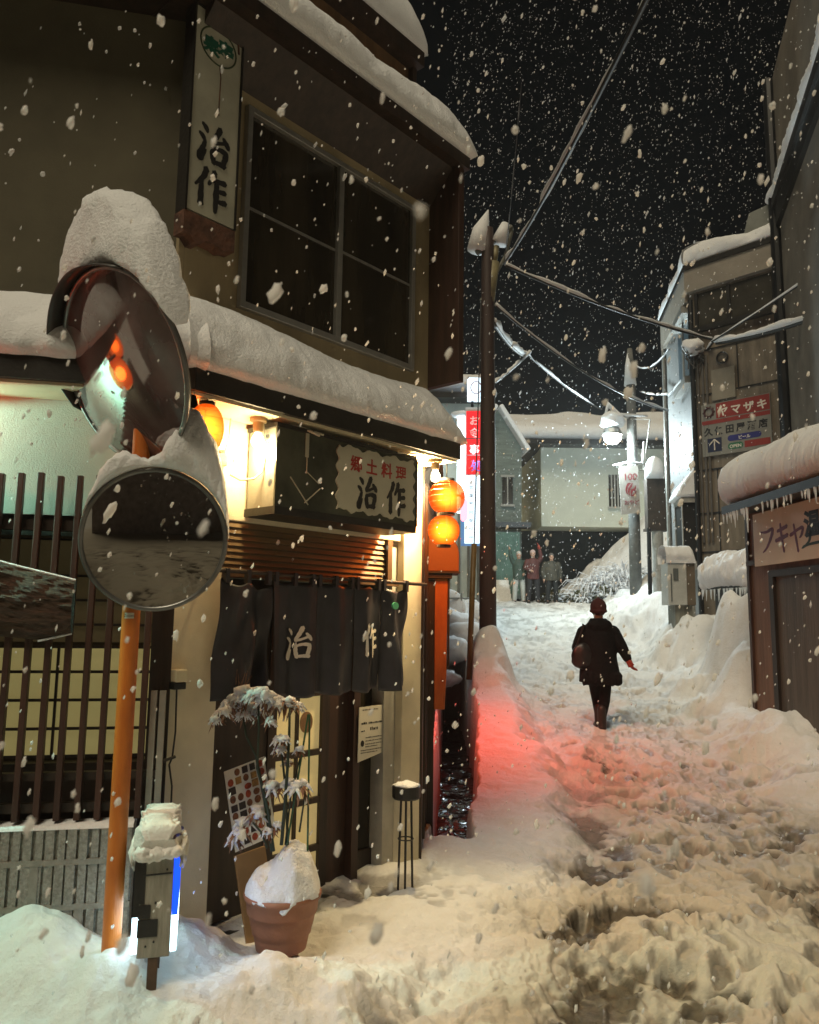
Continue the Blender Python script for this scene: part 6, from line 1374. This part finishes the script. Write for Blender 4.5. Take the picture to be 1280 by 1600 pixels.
def hand(mb, w, d, side, curl=.35, s=1.0):
    """palm, five bent fingers of different length and a thumb leaving the side of the palm"""
    w = Vector(w); d = Vector(d).normalized(); pn = Vector((side, 0, 0)); pn = (pn - d * pn.dot(d)).normalized(); sd = d.cross(pn).normalized()
    mb.tube([w, w + d * .04 * s, w + d * .085 * s], [.024 * s, .034 * s, .033 * s], 10)
    for k, (off, ln) in enumerate(((-.028, .070), (-.010, .082), (.009, .076), (.027, .060))):
        b = w + d * .080 * s + sd * off * s; d1 = (d - pn * curl * .4).normalized(); d2 = (d - pn * curl).normalized(); d3 = (d - pn * curl * 1.8).normalized()
        mb.tube([b - d * .03 * s, b, b + d1 * ln * .45 * s, b + (d1 * .45 + d2 * .32) * ln * s, b + (d1 * .45 + d2 * .32 + d3 * .25) * ln * s], [.0095 * s, .0095 * s, .009 * s, .008 * s, .006 * s], 8)
    b = w + d * .03 * s - sd * .028 * s; td = (d * .75 - sd * .6 - pn * .25).normalized(); mb.tube([b, b + td * .035 * s, b + (td + d * .3).normalized() * .065 * s], [.012 * s, .010 * s, .007 * s], 8)
    return mb
def head(mb, c, fy, s=1.0):
    """skull with jaw, nose, ears, brow; c = centre of the head, fy = -1 faces the camera"""
    c = Vector(c)
    mb.blob(c + Vector((0, -fy * .008, .018)) * s, .098 * s, 3, 0, sq=(.80, 1.0, 1.08)); mb.blob(c + Vector((0, fy * .028, -.055)) * s, .066 * s, 3, 0, sq=(.86, .95, .95))
    mb.tube([c + Vector((0, fy * .092, .015)) * s, c + Vector((0, fy * .118, -.028)) * s], [.008 * s, .014 * s], 8)
    for sx in (-1, 1):
        mb.blob(c + Vector((sx * .080, -fy * .005, -.005)) * s, .026 * s, 2, 0, sq=(.35, .7, 1.1)); mb.blob(c + Vector((sx * .032, fy * .084, .006)) * s, .016 * s, 2, 0)
    mb.tube([c + Vector((-.022, fy * .094, -.062)) * s, c + Vector((.022, fy * .094, -.062)) * s], .007 * s, 6)
    return mb
def eyes(parent, c, fy, s=1.0):
    m_ = MB()
    for sx in (-1, 1): m_.blob(Vector(c) + Vector((sx * .032, fy * .097, .008)) * s, .0085 * s, 2, 0)
    return m_.build("pair_of_eyes_trim", INK, parent)

BLACKCOAT = pm("black_down_coat", (.005, .005, .006), .85, .35, 9, .6, 26, bd=.03, spec=.2)
BLACKTROUS = pm("black_trousers", (.005, .005, .006), .85, .3, 14, .3, 50, spec=.2)
MAROON = pm("maroon_knit", (.055, .010, .010), .9, .3, 40, .8, 120, bd=.01)
BOOT = pm("dark_boot", (.018, .011, .009), .5, .3, 12, .2, 50)
REDGLOVE = pm("red_glove", (.34, .055, .035), .8, .2, 30, .4, 90)

# --- the walker, seen from behind
WX, WY = 2.44, 10.0; wz = hz(WX, WY)
def wp(px, py, dy=0.0): p = atY(px, py, WY + dy); return p
wz = wp(940, 1140).z
t = thing("person", (WX, WY, wz), "person in a black knee-length coat and dark red beanie walking away up the snowy street", "person")
hc = wp(935, 953)
sh_r, el_r, wr_r = wp(960, 985), wp(972, 1012, -.03), wp(981, 1030, -.06)
sh_l, el_l, wr_l = wp(910, 985), wp(903, 1012, .02), wp(909, 1003, .20)
hip_r, kn_r, an_r = wp(946, 1055), wp(945, 1096, .02), wp(941, 1130, -.02)
hip_l, kn_l, an_l = wp(928, 1055), wp(933, 1094, .14), wp(936, 1126, .10)
mb = MB(); head(mb, hc, 1); limb(mb, [hc - Vector((0, .01, .05)), wp(935, 975)], [.055, .06]); loft(mb, [(wp(936, 1060), .14, .10), (wp(936, 1030), .13, .09), (wp(936, 1000), .15, .10), (wp(935, 982), .17, .09), (wp(935, 972), .07, .06)])
for a, b, c in ((hip_r, kn_r, an_r), (hip_l, kn_l, an_l)): limb(mb, [a, b, c], [.075, .052, .036]); limb(mb, [c, c + Vector((0, .13, -.06))], [.038, .03])
limb(mb, [sh_r, el_r, wr_r], [.05, .04, .026]); limb(mb, [sh_l, el_l, wr_l], [.05, .04, .026])
hand(mb, wr_r, wr_r - el_r, -1, .4); hand(mb, wr_l, (wr_l - el_l), 1, .8)
fused(mb, "body", SKIN, t, .008, 1)
mb = MB()                                     # coat with flared, slightly uneven hem
loft(mb, [(wp(937, 1066), .255, .17), (wp(937, 1050), .25, .165), (wp(936, 1030), .225, .155), (wp(936, 1010), .215, .15), (wp(935, 992), .225, .145), (wp(935, 981), .205, .125), (wp(935, 973), .13, .11), (wp(935, 966), .10, .10)], 30)
limb(mb, [sh_r + Vector((-.02, 0, -.02)), el_r, wr_r + (el_r - wr_r) * .08], [.088, .074, .056]); limb(mb, [sh_l + Vector((.02, 0, -.02)), el_l, wr_l], [.088, .080, .058])
for k in range(7):
    x = -.2 + k * .066; mb.blob(wp(937, 1062) + Vector((x, -.12, .02)), .06, 2, .2, 2, k, (1, .9, 1.6))
mb.blob(wp(935, 978) + Vector((0, -.09, .01)), .12, 3, .1, 2, 5, (1.25, .55, .75))
fused(mb, "coat", BLACKCOAT, t, .011, 2)
mb = MB()
for a, b, c in ((hip_r, kn_r, an_r), (hip_l, kn_l, an_l)): limb(mb, [a, b, c + Vector((0, 0, .06))], [.088, .066, .050])
fused(mb, "trousers", BLACKTROUS, t, .010, 1)
for c in (an_r, an_l):
    mb = MB(); limb(mb, [c + Vector((0, 0, .17)), c + Vector((0, 0, .03)), c + Vector((0, -.01, -.05))], [.058, .055, .052]); limb(mb, [c + Vector((0, -.02, -.055)), c + Vector((0, .14, -.06))], [.05, .042]); fused(mb, "boot", BOOT, t, .010, 1)
mb = MB(); mb.blob(hc + Vector((0, -.008, .030)), .112, 4, .03, 5, 3, (.90, 1.0, 1.05)); mb.tube([hc + Vector((.092 * math.cos(a), .105 * math.sin(a) - .006, -.015 + .0 * math.sin(a))) for a in np.linspace(0, 6.283, 25)], .018, 8, False); mb.blob(hc + Vector((0, 0, .145)), .02, 2, .2)
fused(mb, "beanie", MAROON, t, .009, 1)
mb = MB(); hand(mb, wr_r, wr_r - el_r, -1, .75, 1.15); mb.tube([wr_r + (el_r - wr_r) * .05, wr_r + (wr_r - el_r).normalized() * .03], [.045, .04], 10); fused(mb, "glove", REDGLOVE, t, .006, 1)
# shoulder bag
bc = wp(912, 1026, -.06)
t2 = thing("shoulder_bag", bc, "black shoulder bag hanging at the hip of the walking person", "bag")
mb = MB(); mb.blob(bc, .17, 4, .10, 2, 4, (.92, .50, .98)); mb.build("bag", BLACKMET, t2, smooth=True)
mb = MB(); mb.tube([bc + Vector((-.08, 0, .14)), sh_l + Vector((-.0, -.10, .07)), sh_l + Vector((.02, .06, .08)), bc + Vector((.06, .1, .15))], .012, 6); mb.build("strap", BLACKMET, t2)

def far_person(px, Y, ht, label, jacket, trous, arms, hat=None, fy=-1, legs=.10, wid=1.0, bald=False, glove=None):
    x = (px - CX) / FPX * Y; z = hz(x, Y) - .03; B_ = Vector((x, Y, z)); k = ht / 1.7
    t = thing("person", B_, label, "person")
    q = lambda a, b, c: B_ + Vector((a * k, b * k, c * k))
    hc = q(0, 0, 1.57); mb = MB(); head(mb, hc, fy, k); limb(mb, [hc - Vector((0, 0, .05)), q(0, 0, 1.40)], [.055 * k, .06 * k])
    loft(mb, [(q(0, 0, .84), .15 * k, .10 * k), (q(0, 0, 1.1), .13 * k, .09 * k), (q(0, 0, 1.32), .17 * k, .10 * k), (q(0, 0, 1.41), .08 * k, .07 * k)])
    L_ = [(q(s_ * .09, 0, .88), q(s_ * (.09 + legs * .4), fy * .03, .47), q(s_ * (.09 + legs * .6), 0, .09)) for s_ in (-1, 1)]
    for a, b, c in L_: limb(mb, [a, b, c], [.085 * k, .055 * k, .04 * k]); limb(mb, [c, c + Vector((0, fy * .15 * k, -.05 * k))], [.04 * k, .032 * k])
    A = []
    for s_, (e, w) in zip((-1, 1), arms):
        sh = q(s_ * .18 * wid, 0, 1.33); e = q(*e); w = q(*w); A.append((sh, e, w)); limb(mb, [sh, e, w], [.05 * k, .04 * k, .03 * k]); hand(mb, w, w - e, -s_, .4, k * 1.05)
    fused(mb, "body", SKIN, t, .012, 1)
    mb = MB(); loft(mb, [(q(0, 0, .76), .20 * wid * k, .15 * k), (q(0, 0, 1.0), .195 * wid * k, .15 * k), (q(0, 0, 1.25), .215 * wid * k, .145 * k), (q(0, 0, 1.37), .16 * wid * k, .11 * k), (q(0, 0, 1.44), .085 * k, .085 * k)])
    for sh, e, w in A: limb(mb, [sh, e, w], [.085 * k, .07 * k, .052 * k])
    fused(mb, "jacket", jacket, t, .014, 2)
    mb = MB()
    for a, b, c in L_: limb(mb, [a, b, c], [.105 * k, .085 * k, .07 * k])
    fused(mb, "trousers", trous, t, .014, 1)
    for a, b, c in L_:
        mb = MB(); limb(mb, [c + Vector((0, 0, .1)), c + Vector((0, 0, -.04)), c + Vector((0, fy * .15 * k, -.05))], [.06, .055, .045]); fused(mb, "boot", BOOT, t, .014, 1)
    eyes(t, hc, fy, k)
    mb = MB(); mb.blob(hc + Vector((0, -fy * .018, .045)) * k, .104 * k, 3, .05, 4, px, (.86, 1.0, .95)); fused(mb, "hair" if hat is None else "hat", hat if hat else pm("grey_hair", (.10, .09, .08), .8, .3, 20, .4, 60), t, .012, 1)
    if glove:
        for s_, gm in glove:
            sh, e, w = A[s_]; mb = MB(); hand(mb, w, w - e, 1, .3, k * 1.5); fused(mb, "glove", gm, t, .012, 1)
    return t
far_person(812, 24.5, 1.62, "person in dark green jacket and white trousers waving one raised arm", pm("dark_green_jacket", (.035, .06, .045), .7, .35, 6, .3, 20), pm("white_trousers", (.42, .42, .38), .8, .1, 6, .3, 20), (((-.26, -.05, 1.48), (-.30, -.05, 1.72)), ((.26, -.05, 1.12), (.16, -.14, .98))), hat=pm("pale_hat", (.42, .40, .36), .8, .1, 20, .3))
far_person(834, 24.3, 1.66, "middle person in maroon jacket and pale cap raising a red mitten", pm("maroon_jacket", (.085, .022, .018), .7, .45, 7, .3, 20), pm("dark_trousers", (.02, .02, .022), .8, .3, 8, .3, 20), (((-.25, -.06, 1.12), (-.12, -.16, 1.05)), ((.26, -.03, 1.46), (.20, -.06, 1.70))), hat=pm("pale_pink_cap", (.45, .33, .30), .8, .1, 20, .3), glove=((1, REDGLOVE),))
far_person(863, 24.2, 1.55, "stocky bareheaded person in dark mottled coat with arms hanging", pm("mottled_dark_coat", (.018, .022, .018), .75, .5, 9, .3, 20, second=(.09, .075, .05)), pm("black_snow_trousers", (.012, .014, .014), .8, .3, 8, .3, 20), (((-.30, 0, 1.08), (-.28, -.08, .84)), ((.30, 0, 1.08), (.29, -.08, .84))), wid=1.2)

# ================================================================== falling snow
def flakes():
    rng = np.random.default_rng(31)
    def cloud(n, y0, y1):
        y = (y0 ** 3 + rng.random(n) * (y1 ** 3 - y0 ** 3)) ** (1 / 3); a = rng.uniform(-.60, .60, n); b = rng.uniform(-.62, .98, n)
        return np.stack([a * y, y, 1.65 + b * y], -1)
    P = np.concatenate([cloud(26000, 1.2, 24), cloud(2600, .9, 6), cloud(22000, 9, 27)])
    near = cloud(110, .40, 1.5); near2 = cloud(900, 1.2, 4.2)
    def keep(P):
        c0 = np.array(C0); r = P - c0
        inF = (r @ np.array(FR.b) < .04) & (r @ np.array(LF.b) < .04) & (P[:, 0] < .1 + .052 * (P[:, 1] - 5.36))
        ins = (P[:, 0] < .16 + .052 * (P[:, 1] - 5.36)) & (P[:, 1] > 5.3) & (P[:, 1] < 14)
        shack = (P[:, 0] > 4.25) & (P[:, 1] > 7) & (P[:, 1] < 10.05) & (P[:, 2] < 4)
        gz = H(P[:, 0], P[:, 1])[0]
        return P[~inF & ~ins & ~shack & (P[:, 2] > gz + .03)]
    V = []; F = []; nv = 0
    def put(P, base, faces, r, el):
        nonlocal nv
        n = len(P); k = len(base)
        B_ = base[None] * (1 + rng.uniform(-.35, .45, (n, k, 1)))
        B_ = B_ * r[:, None, None]
        ax = np.stack([rng.normal(-.30, .12, n), rng.normal(0, .15, n), -np.ones(n)], -1); ax /= np.linalg.norm(ax, axis=1)[:, None]
        d = (B_ * ax[:, None]).sum(-1, keepdims=True); B_ = B_ + ax[:, None] * d * (el[:, None, None] - 1)
        V.append((B_ + P[:, None]).reshape(-1, 3)); F.append((np.array(faces)[None] + (np.arange(n) * k)[:, None, None] + nv).reshape(-1, 3)); nv += n * k
    octv = np.array([[1, 0, 0], [-1, 0, 0], [0, 1, 0], [0, -1, 0], [0, 0, 1], [0, 0, -1.]]); octf = [(0, 2, 4), (2, 1, 4), (1, 3, 4), (3, 0, 4), (2, 0, 5), (1, 2, 5), (3, 1, 5), (0, 3, 5)]
    P = keep(P); d = P[:, 1]; r = np.exp(rng.normal(0, .38, len(P))) * np.interp(d, [1, 5, 12, 25], [.0026, .0042, .0055, .0080]); put(P, octv, octf, r * .9, rng.uniform(1.2, 3.4, len(P)))
    bm = bmesh.new(); bmesh.ops.create_icosphere(bm, subdivisions=2, radius=1); iv = np.array([v.co[:] for v in bm.verts]); bm.verts.index_update(); itf = [[v.index for v in f.verts] for f in bm.faces]; bm.free()
    near = keep(near); put(near, iv, itf, np.exp(rng.normal(0, .3, len(near))) * .0034, rng.uniform(1.2, 2.4, len(near)))
    near2 = keep(near2); put(near2, iv, itf, np.exp(rng.normal(0, .4, len(near2))) * .0040, rng.uniform(1.1, 2.6, len(near2)))
    V = np.concatenate(V); F = np.concatenate(F)
    me = bpy.data.meshes.new("falling_snow"); me.vertices.add(len(V)); me.vertices.foreach_set("co", V.ravel()); me.loops.add(F.size); me.loops.foreach_set("vertex_index", F.ravel().astype(np.int32)); me.polygons.add(len(F)); me.polygons.foreach_set("loop_start", np.arange(len(F), dtype=np.int32) * 3); me.update(calc_edges=True)
    m, n, l, out = nt("snowflake"); a = n.new("ShaderNodeBsdfDiffuse"); a.inputs[0].default_value = (.93, .93, .93, 1); b = n.new("ShaderNodeBsdfTranslucent"); b.inputs[0].default_value = (.93, .93, .93, 1); mx = n.new("ShaderNodeMixShader"); mx.inputs[0].default_value = .45
    tp = n.new("ShaderNodeBsdfTransparent"); m2 = n.new("ShaderNodeMixShader"); m2.inputs[0].default_value = .28; l.new(a.outputs[0], mx.inputs[1]); l.new(b.outputs[0], mx.inputs[2]); l.new(mx.outputs[0], m2.inputs[1]); l.new(tp.outputs[0], m2.inputs[2]); l.new(m2.outputs[0], out.inputs[0])
    me.polygons.foreach_set('use_smooth', [True] * len(me.polygons)); me.materials.append(m); o = bpy.data.objects.new("falling_snow", me); col.objects.link(o)
    tag(o, "thick falling snowflakes filling the night air over the street", "snowfall", kind='stuff')
flakes()

# ------------------------------------------------------------------ snowy night air
def haze():
    mb = MB(); mb.box(W, -14, 22, -18, 60, -2.0, 14.0)
    m, n, l, out = nt("snowy_air"); v = n.new("ShaderNodeVolumePrincipled"); v.inputs["Color"].default_value = (.86, .90, .92, 1); v.inputs["Density"].default_value = .0017; v.inputs["Anisotropy"].default_value = .35
    l.new(v.outputs[0], out.inputs["Volume"])
    o = mb.build("haze", m); tag(o, "thin grey snowy air over the whole street", kind='stuff')
haze()
